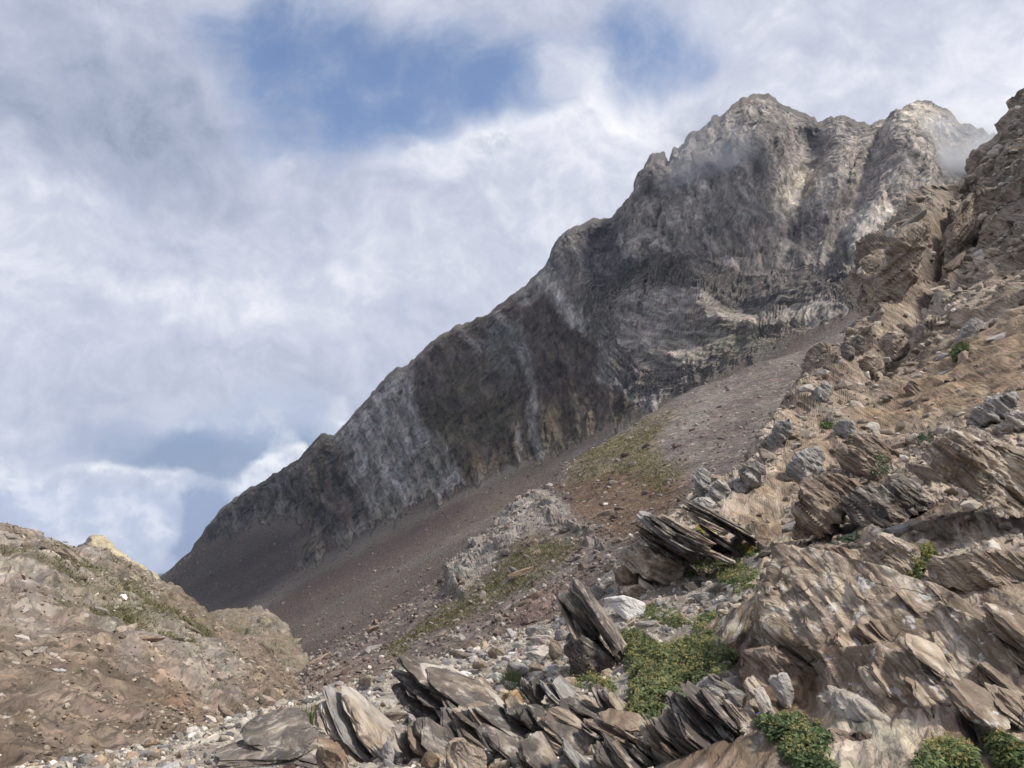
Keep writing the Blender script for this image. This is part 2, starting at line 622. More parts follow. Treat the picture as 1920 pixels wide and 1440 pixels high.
# ------------------------------------------------------------------ the mountain
def build_mountain():
    ridge = [(270, 1105, 640), (290, 1088, 635), (360, 1035, 625), (385, 995, 622), (412, 958, 618), (430, 945, 615), (480, 915, 612), (560, 868, 610),
             (575, 845, 609), (600, 822, 608), (625, 824, 606), (650, 795, 604), (680, 765, 602), (720, 722, 601), (742, 698, 600), (752, 694, 600), (765, 692, 600), (800, 655, 600),
             (850, 622, 600), (905, 600, 600), (920, 590, 600), (980, 545, 602), (1022, 508, 604), (1032, 480, 605), (1048, 455, 606), (1066, 438, 607), (1110, 423, 610),
             (1150, 414, 614), (1166, 402, 618), (1175, 380, 622), (1195, 355, 628), (1208, 318, 634), (1222, 302, 638), (1243, 299, 642), (1252, 318, 646), (1262, 288, 650),
             (1285, 272, 658), (1297, 262, 662), (1306, 266, 665), (1330, 240, 674), (1362, 212, 690), (1388, 196, 705), (1410, 187, 720), (1440, 185, 735), (1465, 202, 740), (1500, 220, 742),
             (1534, 236, 742), (1545, 234, 740), (1580, 222, 738), (1620, 240, 735), (1633, 243, 733), (1640, 236, 731), (1660, 238, 729), (1690, 210, 722), (1725, 193, 715), (1755, 200, 712),
             (1800, 232, 710), (1830, 246, 708), (1860, 253, 706), (1920, 290, 702), (2000, 330, 700)]
    x0, x1 = 270.0, 2000.0
    R = [((p[0] - x0) / (x1 - x0),) + p for p in ridge]
    back = [(s, px, py + 12, d * 1.09) for s, px, py, d in R]
    back2 = [(s, px, py + 130, d * 1.35) for s, px, py, d in R]
    B = [(0, 280, 1120, 560), (.1, 425, 1118, 500), (.2, 575, 1062, 470), (.3, 720, 985, 440), (.4, 890, 905, 410), (.5, 1060, 866, 380), (.6, 1210, 770, 350),
         (.7, 1330, 715, 330), (.8, 1480, 660, 310), (.9, 1610, 605, 300), (1, 1740, 560, 300)]
    G = [(0, 285, 1200, 480), (.1, 420, 1230, 340), (.2, 560, 1290, 220), (.3, 700, 1260, 220), (.4, 850, 1150, 220), (.5, 1000, 1050, 220), (.6, 1150, 950, 230),
         (.7, 1300, 850, 250), (.8, 1480, 780, 260), (.9, 1600, 720, 260), (1, 1750, 650, 260)]
    ns, nt = 740, 335
    P = loft([back2, back, R, B, G], ns, nt, soft=(3, 4), tpos=[0, 0.03, 0.06, 0.72, 1])
    t = np.linspace(0, 1, nt)[None, :].repeat(ns, 0).ravel()
    N = grid_normals(P)
    p = P.reshape(-1, 3)
    n = N.reshape(-1, 3)
    px, py = to_px(p)
    f32 = p.astype(np.float32)
    w = fbm(f32 / 60, 4, seed=3)
    w2 = fbm(f32 / 60 + 31, 4, seed=8)
    wx, wy = px + 26 * w, py + 26 * w2
    # cliff versus scree
    scree_poly = [(270, 1100), (360, 1040), (420, 1000), (500, 975), (560, 985), (575, 1062), (650, 1020), (735, 975), (830, 925), (890, 903), (930, 885), (985, 862), (1060, 850), (1100, 830),
                  (1210, 765), (1240, 750), (1330, 712), (1480, 658), (1600, 600), (1760, 560), (1760, 1300), (250, 1300)]
    frg = np.stack([px / 17, py / 140, px * 0], 1)
    sdist = inside(px + 40 * w + 16 * fbm(f32 / 12, 3, seed=5), py + 34 * w2 + 22 * perlin(frg, 44) + 12 * perlin(frg * 2.7, 45), scree_poly)
    ms = smooth(-9, 9, sdist)
    front = smooth(0.055, 0.075, t)
    cliff = (1 - ms) * front
    # the great buttresses and gullies
    d = np.zeros(len(p))
    def rib(line, width, a, sharp=1.0):
        nonlocal d
        q, pos = seg_dist(px + 14 * w, py + 14 * w2, line)
        k = np.clip(1 - q / width, 0, 1) ** sharp
        fade = smooth(0, 0.12, pos) * (1 - smooth(0.8, 1.0, pos)) * 0.75 + 0.25
        d = d + a * k * fade
    rib([(1238, 300), (1255, 380), (1290, 470), (1320, 560), (1330, 620)], 75, 30)
    rib([(1215, 312), (1195, 360), (1180, 430), (1170, 520)], 32, 16)
    rib([(1262, 292), (1262, 350), (1245, 430)], 16, -16)
    rib([(1300, 265), (1320, 340), (1350, 420), (1380, 500)], 45, 18)
    rib([(1425, 190), (1432, 255), (1400, 330), (1385, 400), (1400, 470)], 60, 26)
    rib([(1433, 250), (1465, 300), (1480, 350)], 35, 18)
    rib([(1530, 238), (1515, 290), (1505, 350), (1490, 420), (1470, 480)], 60, -45)
    rib([(1580, 224), (1575, 270), (1560, 320)], 45, 14)
    rib([(1715, 195), (1660, 250), (1612, 282), (1555, 340), (1500, 395), (1470, 440)], 45, 34, 0.8)
    rib([(1720, 195), (1705, 270), (1720, 340), (1765, 400), (1775, 450)], 60, 38)
    rib([(1660, 260), (1640, 330), (1600, 400), (1560, 470)], 40, -14)
    rib([(1690, 300), (1665, 350), (1620, 430), (1590, 500)], 45, 20)
    rib([(1800, 235), (1790, 300), (1780, 380)], 60, -34)
    rib([(1118, 425), (1130, 470), (1150, 530)], 42, -18)
    rib([(1065, 440), (1045, 500), (1085, 560), (1130, 650), (1150, 720)], 30, 6)
    rib([(1165, 430), (1162, 480), (1165, 530)], 18, 12)
    rib([(1215, 440), (1235, 480), (1248, 520)], 22, 14)
    rib([(745, 698), (790, 790), (850, 900)], 80, 16)
    rib([(665, 790), (720, 880), (760, 960)], 40, 10)
    rib([(600, 825), (590, 920), (580, 1050)], 46, 18)
    rib([(640, 850), (655, 930), (650, 1000)], 26, -10)
    rib([(560, 880), (555, 950), (560, 1000)], 30, -12)
    rib([(1000, 640), (1010, 720), (1030, 840)], 30, 14)
    rib([(1045, 690), (1055, 760), (1060, 830)], 26, -8)
    rib([(870, 830), (880, 890), (905, 905)], 40, 12)
    rib([(945, 700), (935, 800), (930, 860)], 40, -3)
    rib([(800, 730), (850, 780), (940, 740), (1000, 705)], 26, 9)
    rib([(1200, 640), (1280, 680), (1330, 690)], 30, 8)
    rib([(1300, 560), (1420, 585), (1530, 560)], 26, -9)
    rib([(1330, 600), (1430, 620), (1560, 590)], 22, 9)
    # layers: steep on the whole wall, bent into a bowl of folds right of the middle
    L = (px * 0.94 - (py - 700) * 0.33) * 0.30 + 3.5 * w
    fold = smooth(-30, 40, inside(px + 30 * w, py, [(1120, 540), (1230, 500), (1400, 540), (1560, 520), (1660, 560), (1600, 640), (1300, 720), (1180, 740), (1120, 650)]))
    Lf = np.hypot((px - 1400) * 0.62, (py - 330)) * 0.36 + 3 * w2
    Lf2 = np.hypot((px - 1560), (py - 590) * 1.5) * 0.3 + 2 * w
    k2 = smooth(-20, 30, inside(px, py, [(1440, 545), (1600, 540), (1640, 600), (1520, 640), (1430, 630)]))
    L = L * (1 - fold) + (Lf * (1 - k2) + Lf2 * k2) * fold
    layer = np.stack([L / 7, p[:, 2] / 90, p[:, 1] / 90], 1).astype(np.float32)
    bands = np.tanh(2.2 * perlin(layer, 2)) + 0.6 * np.tanh(2.5 * perlin(layer * np.float32([2.7, 2, 2]), 4))
    bands2 = np.tanh(2.5 * perlin(layer * np.float32([6.5, 4, 4]), 6))
    plates = 1.8 * facet(layer * np.float32([0.9, 3, 3]), 6, 0.5, 0.07) + 0.8 * facet(layer * np.float32([1.8, 6, 6]), 7, 0.6, 0.07)
    low = np.stack([px / 130 + w * .6, py / 260 + .5 * w2, p[:, 1] / 400], 1).astype(np.float32)
    pil = np.stack([(px + (py - 500) * 0.12 + 20 * w) / 24, (py + 14 * w2) / 80, p[:, 1] / 300], 1)
    upper = smooth(560, 440, py)
    rocky = 3.0 * (ridged(low, 3, seed=21) - 0.5) + 4.0 * fbm(f32 / 70, 3, seed=14)
    rocky += upper * (5.0 * facet(pil, 91, 0.9, 0.07) + 2.4 * facet(pil * np.float32([2.3, 2.1, 2]), 92, 0.9, 0.07)) + (1 - upper) * (3.6 * facet(pil * np.float32([1.3, 1.1, 1]), 93, 0.8, 0.07) + 1.8 * facet(pil * np.float32([2.9, 2.4, 2]), 94, 0.8, 0.08)) * (1 - 0.7 * fold)
    rocky += 2.2 * facet(f32 / np.float32([10, 10, 14]), 1, 1.0, 0.07) + 1.2 * facet(f32 / np.float32([4.4, 4.4, 8]), 2, 1.0, 0.07)
    rocky += 1.3 * plates + 0.5 * fold * bands + 1.0 * fbm(f32 / 9, 4, 0.6, seed=30)
    brownz = smooth(-12, 12, inside(wx, wy, [(770, 700), (800, 655), (990, 545), (1040, 570), (1110, 640), (1130, 700), (1200, 770), (1060, 860), (960, 870), (880, 900), (840, 840), (800, 780)]))
    rocky *= 1 - 0.2 * brownz
    scr = 1.2 * fbm(f32 / 40, 3, seed=40) + 1.6 * perlin(np.stack([(px * 0.47 + py * 0.88) / 26, px / 500, px * 0], 1) + np.float32(0.4) * w[:, None], 47) + 0.25 * fbm(f32 / 4, 3, seed=42)
    rise = cliff * (0.4 + 0.6 * smooth(4, -24, sdist))
    disp = (rocky * 0.85) * rise + scr * (1 - cliff) + 1.2 * rocky * (1 - front) * 0.3
    crest = smooth(0.13, 0.06, t) * 0.8
    d = d * cliff * smooth(0.06, 0.17, t) * smooth(0, -70, sdist)
    view = -p / np.linalg.norm(p, axis=1)[:, None]
    ck = (crest * front)[:, None]
    dirn = n * 0.6 * (1 - ck) + view * (0.4 + 0.4 * ck)
    p2 = p + dirn * disp[:, None] + (view * 0.85 + n * 0.15) * d[:, None] * 1.1
    # ragged crest line
    rag = smooth(0.12, 0.058, t)
    p2[:, 2] += rag * (5.5 * facet(np.stack([px / 24 + w, py / 400, py * 0], 1), 8, 0.7) + 2.8 * facet(np.stack([px / 9 + w, py / 400, py * 0], 1), 9, 0.8)) * (0.38 + 0.62 * smooth(1120, 1200, px) * (1 - 0.6 * smooth(1340, 1400, px) * smooth(1560, 1500, px))) * smooth(300, 380, px)
    # rock colours, with sun patches and cloud shade worked into some zones
    col = np.tile(np.array([0.225, 0.20, 0.176]), (len(p), 1))
    col = lay(col, (0.30, 0.268, 0.235), 0.7 * smooth(-0.3, 0.6, w + 0.5 * bands))
    whitez = smooth(-9, 9, inside(wx, wy, [(655, 790), (745, 695), (770, 715), (800, 775), (830, 850), (890, 905), (800, 940), (720, 980), (690, 960), (655, 890), (640, 840)]))
    col = lay(col, (0.285, 0.268, 0.255), whitez * (0.85 + 0.12 * bands2))
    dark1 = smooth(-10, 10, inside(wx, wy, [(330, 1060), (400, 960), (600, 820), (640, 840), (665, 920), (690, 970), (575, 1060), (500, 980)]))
    col = lay(col, (0.085, 0.078, 0.074), dark1 * 0.9)  # dark rock; this and the brown zone are deepened for cloud shade
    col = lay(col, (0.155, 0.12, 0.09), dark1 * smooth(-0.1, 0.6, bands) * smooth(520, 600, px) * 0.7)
    col = lay(col, (0.092, 0.070, 0.060), brownz)
    col = lay(col, (0.125, 0.105, 0.07), brownz * smooth(640, 800, py) * smooth(-0.4, 0.3, w) * 0.8)
    for line, wd, k in [([(1022, 505), (1040, 560), (1075, 590), (1105, 620), (1135, 650), (1142, 710), (1195, 740), (1240, 742)], 17, 0.95), ([(985, 560), (1040, 520)], 18, 0.6),
                        ([(1195, 745), (1330, 690), (1480, 660)], 13, 0.8), ([(870, 610), (895, 660)], 7, 0.5), ([(930, 590), (960, 640), (985, 690), (1000, 790), (1020, 850)], 11, 0.62),
                        ([(965, 610), (985, 660)], 12, 0.45), ([(760, 700), (772, 740)], 5, 0.7), ([(975, 800), (985, 860)], 5, 0.6)]:
        q, _ = seg_dist(px + 22 * w + 8 * fbm(f32 / 8, 3, seed=50), py + 20 * w2, line)
        col = lay(col, (0.34, 0.318, 0.29), k * 0.9 * smooth(wd * 1.25, wd * 0.55, q))
    grn = smooth(-10, 10, inside(wx, wy, [(920, 600), (960, 600), (1000, 690), (940, 720), (900, 640)]))
    col = lay(col, (0.13, 0.135, 0.125), grn * 0.7)
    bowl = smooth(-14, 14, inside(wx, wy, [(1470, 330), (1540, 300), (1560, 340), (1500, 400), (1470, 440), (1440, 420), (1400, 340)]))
    col = lay(col, (0.47, 0.42, 0.345), bowl * 0.8)  # pale limestone, lightened further as a painted sun patch
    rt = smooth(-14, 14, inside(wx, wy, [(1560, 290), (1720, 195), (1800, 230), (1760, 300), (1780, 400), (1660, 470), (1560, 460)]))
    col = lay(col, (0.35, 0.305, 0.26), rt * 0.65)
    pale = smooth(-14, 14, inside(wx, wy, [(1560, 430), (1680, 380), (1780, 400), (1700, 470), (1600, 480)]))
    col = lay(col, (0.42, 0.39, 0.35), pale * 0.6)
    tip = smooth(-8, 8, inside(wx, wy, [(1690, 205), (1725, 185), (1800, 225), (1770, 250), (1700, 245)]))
    col = lay(col, (0.52, 0.46, 0.36), tip * 0.8)  # second summit: pale rock with sunlight painted into its colour
    recess_dark = smooth(-14, 14, inside(wx, wy, [(1080, 430), (1170, 405), (1190, 520), (1130, 560), (1090, 500)]))
    col = lay(col, (0.105, 0.10, 0.10), recess_dark * 0.8)  # darker colour over the recess under the crest
    col = col * (1 + 0.28 * bands[:, None] * cliff[:, None] + 0.12 * bands2[:, None] * cliff[:, None])
    foldc = fold * smooth(0.2, 0.9, bands2 + 0.4 * bands)
    col = lay(col, (0.38, 0.345, 0.295), foldc * 0.45)
    bands3 = np.tanh(2.5 * perlin(layer * np.float32([9, 5, 5]), 66)) + 0.7 * np.tanh(2.5 * perlin(layer * np.float32([19, 8, 8]), 67))
    col = col * (1 + (0.17 + 0.2 * fold)[:, None] * bands3[:, None] * cliff[:, None])
    # grass on ledges
    ledge = smooth(0.62, 0.78, np.abs(n[:, 2]) + 0.3 * w2) * smooth(560, 640, py) * cliff
    col = lay(col, (0.115, 0.105, 0.055), ledge * 0.4)
    # scree colours: purple-brown with runs of pale and red stones along the fall line
    run = px * 0.47 + py * 0.88
    rn = perlin(np.stack([run / 22, px / 420, py * 0], 1) + np.float32(0.3) * w[:, None], 12)
    sc = np.tile(np.array([0.172, 0.138, 0.112]), (len(p), 1))
    sc = lay(sc, (0.13, 0.10, 0.088), smooth(0.0, 0.7, rn) * 0.85)
    sc = lay(sc, (0.225, 0.195, 0.168), smooth(0.1, 0.8, -rn) * 0.85)
    q, _ = seg_dist(px + 6 * w, py + 8 * w2, [(745, 972), (660, 1030), (560, 1085), (480, 1135)])
    sc = lay(sc, (0.23, 0.205, 0.175), smooth(20, 6, q) * 0.65)
    q, _ = seg_dist(px + 6 * w, py + 8 * w2, [(860, 955), (720, 1040), (600, 1100), (520, 1145)])
    sc = lay(sc, (0.105, 0.072, 0.066), smooth(26, 6, q) * 0.65)
    up = smooth(0, 30, inside(px, py, [(280, 1100), (420, 990), (560, 980), (580, 1060), (470, 1150), (350, 1150)]))
    sc = lay(sc, (0.092, 0.080, 0.075), up * 0.5)
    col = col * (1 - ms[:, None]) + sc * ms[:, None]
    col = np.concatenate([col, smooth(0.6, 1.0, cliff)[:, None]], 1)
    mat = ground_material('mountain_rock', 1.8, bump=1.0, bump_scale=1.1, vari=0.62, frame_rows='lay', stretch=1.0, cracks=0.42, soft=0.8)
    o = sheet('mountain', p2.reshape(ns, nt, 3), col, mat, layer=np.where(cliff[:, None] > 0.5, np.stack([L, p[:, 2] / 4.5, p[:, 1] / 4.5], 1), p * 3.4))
    o['label'] = 'tall grey and brown rocky mountain with two summits and folded layers above scree'
    return o, (p2, n, px, py, ms * front)


# ------------------------------------------------------------------ near scree slope with the grassy spur
def build_near_slope():
    S0 = [(1760, 560, 190), (1640, 592, 200), (1590, 617, 205), (1500, 656, 200), (1400, 690, 190), (1300, 735, 180), (1230, 772, 170), (1150, 815, 160), (1060, 875, 150), (1005, 928, 140),
          (935, 985, 126), (850, 1085, 114), (720, 1165, 104), (600, 1225, 98), (545, 1275, 84), (500, 1340, 60)]
    bk = [(a, b + 25, c * 1.12) for a, b, c in S0]
    M1 = [(1800, 650, 130), (1680, 690, 135), (1630, 720, 140), (1560, 745, 140), (1480, 775, 135), (1390, 815, 125), (1320, 850, 118), (1250, 900, 108), (1180, 960, 98), (1130, 1010, 88),
          (1060, 1060, 78), (980, 1130, 70), (860, 1200, 64), (740, 1250, 60), (640, 1300, 54), (540, 1370, 42)]
    E = [(1850, 760, 75), (1740, 800, 75), (1690, 850, 74), (1640, 880, 72), (1580, 920, 68), (1480, 970, 62), (1400, 1020, 56), (1340, 1080, 50), (1290, 1140, 45), (1240, 1190, 40),
         (1180, 1240, 36), (1100, 1290, 32), (960, 1340, 30), (820, 1370, 28), (700, 1420, 26), (580, 1500, 22)]
    ns, nt = 480, 270
    P = loft([bk, S0, M1, E], ns, nt, soft=(2, 3), tpos=[0, 0.05, 0.55, 1])
    t = np.linspace(0, 1, nt)[None, :].repeat(ns, 0).ravel()
    n = grid_normals(P).reshape(-1, 3)
    p = P.reshape(-1, 3)
    px, py = to_px(p)
    f = p.astype(np.float32)
    w = fbm(f / 16, 4, seed=61)
    w2 = fbm(f / 16 + 11, 4, seed=62)
    wx, wy = px + 24 * w, py + 24 * w2
    crag = smooth(-10, 12, inside(wx, wy, [(1015, 915), (1075, 960), (1010, 1000), (920, 1075), (880, 1120), (855, 1110), (835, 1085), (900, 1010), (960, 960), (980, 930)]))
    crag2 = smooth(-6, 6, inside(wx, wy, [(1040, 960), (1120, 1005), (1130, 1025), (1090, 1010), (1030, 980)]))
    d = 1.6 * fbm(f / 22, 3, seed=64) + 0.30 * fbm(f / 3.5, 4, seed=65)
    d += crag * (1.0 * facet(f / np.float32([3.5, 3.5, 5]), 11, 1.0, 0.1) + 0.45 * facet(f / 1.5, 12, 1.0, 0.1) + 0.9 + 1.6 * w)
    d += crag2 * (0.9 * facet(f / 1.2, 13, 1.4) + 0.5)
    stone = np.clip(facet(f / 1.0, 14, 0.6), 0, 1)
    rubble = smooth(-20, 40, inside(wx, wy, [(760, 1260), (900, 1150), (1050, 1070), (1200, 1040), (1300, 1100), (1050, 1260), (800, 1330)]))
    d += (0.10 + 0.35 * rubble) * stone * (1 - crag)
    p2 = p + n * d[:, None]
    col = np.tile(np.array([0.155, 0.130, 0.112]), (len(p), 1))
    rn = perlin(np.stack([(px * 0.42 + py * 0.9) / 20, px / 300, py * 0], 1) + np.float32(0.4) * w[:, None], 71)
    col = lay(col, (0.118, 0.088, 0.078), smooth(0.0, 0.7, rn) * 0.7)
    col = lay(col, (0.20, 0.172, 0.148), smooth(0.1, 0.8, -rn) * 0.6)
    g1 = smooth(-22, 28, inside(wx, wy, [(1065, 872), (1210, 778), (1260, 770), (1230, 850), (1280, 880), (1240, 920), (1180, 900), (1060, 910)]))
    col = lay(col, (0.205, 0.175, 0.075), g1 * (0.55 + 0.35 * np.tanh(3 * w)))
    br = smooth(-18, 18, inside(wx, wy, [(1040, 905), (1180, 880), (1290, 890), (1240, 990), (1160, 1015), (1090, 970)]))
    col = lay(col, (0.135, 0.085, 0.050), br * 0.8)
    pl = smooth(-18, 22, inside(wx, wy, [(1230, 790), (1400, 700), (1330, 800), (1260, 850)]))
    col = lay(col, (0.27, 0.245, 0.21), pl * 0.35)
    g2 = smooth(-14, 20, inside(wx, wy, [(930, 1080), (1000, 1010), (1100, 1010), (1040, 1060), (940, 1120), (840, 1180), (740, 1230), (700, 1230), (760, 1180), (850, 1130)]))
    col = lay(col, (0.125, 0.118, 0.062), g2 * (0.65 + 0.3 * np.tanh(3 * w2)))
    red = smooth(-14, 22, inside(wx, wy, [(1010, 1080), (1100, 1060), (1130, 1110), (1020, 1180), (930, 1180)]))
    col = lay(col, (0.165, 0.105, 0.085), red * 0.6)
    gr = np.clip(facet(f / 0.9, 16, 0.0) * 2, -1, 1)
    col = col * (1 + 0.18 * gr[:, None])
    col = lay(col, (0.38, 0.35, 0.31), smooth(0.42, 0.5, facet(f / 0.8, 17, 0.0)) * 0.45)
    bandc = np.tanh(2 * perlin(np.stack([(px + py * 0.6) / 12, px / 90, py / 90], 1), 72))
    col = lay(col, (0.30, 0.275, 0.24), crag * (0.75 + 0.2 * bandc))
    col = lay(col, (0.24, 0.215, 0.19), crag2 * 0.8)
    tan = smooth(-12, 25, inside(wx, wy, [(480, 1330), (560, 1270), (640, 1230), (760, 1250), (700, 1330), (560, 1400)]))
    col = lay(col, (0.21, 0.155, 0.11), tan * 0.6)
    mat = ground_material('scree_stone', 0.5, bump=0.9, bump_scale=0.8, vari=0.55, speck=(0.10, (0.42, 0.38, 0.33)))
    o = sheet('scree_slope', p2.reshape(ns, nt, 3), col, mat)
    o['label'] = 'brown scree slope with a grassy spur and pale crag below the mountain'
    return o, p2, n, px, py, np.clip(g1 + g2, 0, 1)


# ------------------------------------------------------------------ left hill, mound, sunlit peak, far land
def build_left():
    H0 = [(-330, 880, 66), (-180, 920, 70), (-60, 960, 73), (0, 980, 75), (50, 993, 77), (100, 1018, 80), (150, 1030, 83), (200, 1038, 86), (240, 1058, 89), (285, 1095, 92), (330, 1118, 95),
          (380, 1150, 97), (440, 1190, 95), (500, 1232, 90), (560, 1290, 80), (620, 1350, 66)]
    bk = [(a, b + 60, c * 1.35) for a, b, c in H0]
    M = [(-380, 1080, 44), (-220, 1130, 42), (-100, 1170, 41), (0, 1200, 40), (60, 1225, 40), (120, 1240, 40), (170, 1255, 41), (220, 1265, 42), (270, 1280, 43), (320, 1290, 44), (370, 1300, 45),
         (420, 1310, 46), (470, 1320, 46), (520, 1335, 46), (560, 1360, 45), (600, 1400, 40)]
    E = [(-420, 1400, 20), (-260, 1440, 20), (-120, 1470, 20), (0, 1490, 20), (80, 1500, 20), (150, 1510, 20), (210, 1510, 21), (270, 1500, 22), (330, 1490, 23), (380, 1480, 24), (430, 1470, 25),
         (480, 1460, 26), (520, 1455, 27), (560, 1450, 28), (600, 1460, 28), (650, 1480, 27)]
    ns, nt = 380, 320
    P = loft([bk, H0, M, E], ns, nt, soft=(2, 3), tpos=[0, 0.05, 0.6, 1])
    n = grid_normals(P).reshape(-1, 3)
    p = P.reshape(-1, 3)
    px, py = to_px(p)
    f = p.astype(np.float32)
    w = fbm(f / 9, 4, seed=81)
    w2 = fbm(f / 9 + 7, 4, seed=82)
    wx, wy = px + 40 * w, py + 34 * w2
    rockz = smooth(-40, 40, inside(wx, wy, [(-300, 860), (60, 985), (200, 1030), (300, 1100), (250, 1170), (140, 1130), (80, 1190), (-300, 1190)]))
    rock2 = smooth(-20, 25, inside(wx, wy, [(250, 1100), (330, 1130), (440, 1220), (450, 1290), (330, 1270), (240, 1250), (160, 1160)]))
    lf = frame((0.5, 0.2, -0.8), (0.2, 1, 0.1))
    lc = (f @ lf.T.astype(np.float32))
    bands = np.tanh(2 * perlin(lc / np.float32([0.9, 5, 5]), 83))
    d = 1.5 * fbm(f / 14, 3, seed=84) + 0.9 * (ridged(f / np.float32([6, 6, 9]), 4, seed=85) - 0.5)
    strong = np.clip(0.25 + rockz + 0.8 * rock2, 0, 1.2)
    d += strong * (0.5 * facet(f / np.float32([1.9, 4.0, 2.6]), 21, 0.9) + 0.20 * facet(f / np.float32([0.8, 1.8, 1.0]), 22, 0.9) + 0.10 * bands)
    d += 0.20 * np.clip(facet(f / np.float32([0.55, 1.1, 0.55]), 23, 0.6), 0, 1) + 0.25 * fbm(f / 2, 4, seed=86)
    p2 = p + n * d[:, None]
    col = np.tile(np.array([0.205, 0.160, 0.122]), (len(p), 1))
    col = lay(col, (0.135, 0.102, 0.076), smooth(-0.1, 0.5, w) * 0.7)
    col = lay(col, (0.37, 0.33, 0.285), rockz * (0.6 + 0.3 * bands))
    col = lay(col, (0.29, 0.26, 0.23), rock2 * 0.7)
    g = smooth(-0.15, 0.35, fbm(f / 5, 4, seed=88)) * np.clip(rockz * 0.55 + rock2 * 0.9 + 0.12, 0, 1)
    gz = smooth(-25, 30, inside(wx, wy, [(100, 1040), (280, 1080), (420, 1160), (400, 1200), (330, 1190), (180, 1180), (120, 1110)]))
    HG = np.clip(g * 0.6 + gz * 0.28, 0, 0.7)
    col = lay(col, (0.135, 0.125, 0.06), HG)
    dk = smooth(-20, 30, inside(wx, wy, [(-200, 1330), (40, 1340), (150, 1400), (200, 1440), (-200, 1500)]))
    col = lay(col, (0.115, 0.085, 0.062), dk * 0.6)  # shade on the left-facing foot painted into the hill colour
    orange = smooth(-16, 20, inside(wx, wy, [(220, 1195), (290, 1225), (380, 1290), (420, 1340), (320, 1300), (250, 1240)]))
    col = lay(col, (0.33, 0.20, 0.105), orange * 0.25)
    st = facet(f / 0.42, 25, 0.0)
    col = col * (1 + 0.42 * st[:, None])
    col = lay(col, (0.46, 0.41, 0.34), smooth(0.44, 0.5, facet(f / 0.5, 26, 0.0)) * 0.35)
    mat = ground_material('hill_rock', 0.30, bump=0.9, bump_scale=0.8, vari=0.6, frame_rows=lf, stretch=4.0, cracks=0.4, speck=(0.07, (0.45, 0.40, 0.34)))
    hill = sheet('hill', p2.reshape(ns, nt, 3), col, mat)
    HV = (p2, n, px, py, HG)
    hill['label'] = 'brown stony hill with pale crags and patchy grass beyond the gravel shelf'

    # mound in the valley head
    A = [(330, 1200, 165), (370, 1165, 160), (395, 1147, 156), (420, 1142, 154), (455, 1139, 152), (490, 1142, 150), (512, 1152, 146), (535, 1180, 140), (560, 1215, 130), (600, 1255, 115)]
    ab = [(a, b + 40, c * 1.3) for a, b, c in A]
    B = [(370, 1290, 90), (400, 1270, 92), (430, 1260, 94), (455, 1260, 95), (485, 1265, 95), (515, 1275, 94), (545, 1285, 92), (570, 1295, 90), (600, 1310, 86), (640, 1320, 80)]
    ns, nt = 190, 150
    P = loft([ab, A, B], ns, nt, soft=(1, 2), tpos=[0, 0.1, 1])
    n = grid_normals(P).reshape(-1, 3)
    p = P.reshape(-1, 3)
    f = p.astype(np.float32)
    px, py = to_px(p)
    w = fbm(f / 10, 4, seed=91)
    rk = smooth(0.05, 0.4, fbm(f / 7, 4, seed=92))
    d = 1.2 * fbm(f / 12, 3, seed=93) + rk * (1.1 * facet(f / 2.2, 31, 1.3) + 0.5) + 0.2 * facet(f / 0.8, 32, 1)
    col = np.tile(np.array([0.20, 0.165, 0.118]), (len(p), 1))
    col = lay(col, (0.15, 0.132, 0.072), smooth(-0.1, 0.4, w) * 0.6 * smooth(1260, 1180, py))
    col = lay(col, (0.27, 0.235, 0.195), rk * 0.7)
    col = lay(col, (0.40, 0.36, 0.30), smooth(0.42, 0.5, facet(f / 0.9, 33, 0.0)) * 0.5)
    mound = sheet('mound', (p + n * d[:, None]).reshape(ns, nt, 3), col, ground_material('mound_soil', 0.5, vari=0.5))
    mound['label'] = 'low grassy mound with pale rocks at the head of the valley'

    # sunlit yellow peak behind the hill
    A = [(60, 1066, 330), (120, 1040, 330), (148, 1028, 330), (160, 1018, 330), (172, 1007, 330), (186, 1008, 330), (200, 1012, 328), (218, 1028, 326), (243, 1046, 322), (268, 1060, 318), (288, 1076, 315), (330, 1115, 310)]
    ab = [(a, b + 40, c * 1.3) for a, b, c in A]
    B = [(20, 1180, 240), (90, 1180, 240), (120, 1180, 240), (150, 1180, 240), (180, 1180, 240), (205, 1180, 240), (230, 1180, 240), (250, 1180, 240), (275, 1180, 240), (300, 1180, 240), (325, 1180, 240), (370, 1180, 240)]
    ns, nt = 160, 110
    P = loft([ab, A, B], ns, nt, soft=(2,), tpos=[0, 0.1, 1])
    n = grid_normals(P).reshape(-1, 3)
    p = P.reshape(-1, 3)
    f = p.astype(np.float32)
    px, py = to_px(p)
    d = 2.0 * (ridged(f / 14, 4, seed=95) - 0.5) + 1.0 * facet(f / 4, 35, 1.2)
    col = np.tile(np.array([0.44, 0.38, 0.25]), (len(p), 1))
    col = lay(col, (0.28, 0.25, 0.15), smooth(0, 0.5, fbm(f / 12, 3, seed=96)) * 0.6)
    col = lay(col, (0.13, 0.12, 0.11), smooth(176, 164, px) * smooth(1040, 1020, py))
    pk = sheet('distant_peak', (p + n * d[:, None]).reshape(ns, nt, 3), col, ground_material('peak_rock', 1.5, vari=0.4))
    pk['label'] = 'small sunlit yellow peak showing behind the stony hill'

    # far land to the horizon
    dists = np.concatenate([np.linspace(0, 1500, 10), np.geomspace(1800, 9500.0, 70)])
    ang = np.linspace(0, 2 * math.pi, 181)
    X = np.sin(ang)[:, None] * dists[None, :]
    Y = np.cos(ang)[:, None] * dists[None, :]
    q = np.stack([X, Y, 0 * X], -1)
    f = q.reshape(-1, 3).astype(np.float32)
    rr = np.hypot(f[:, 0], f[:, 1])
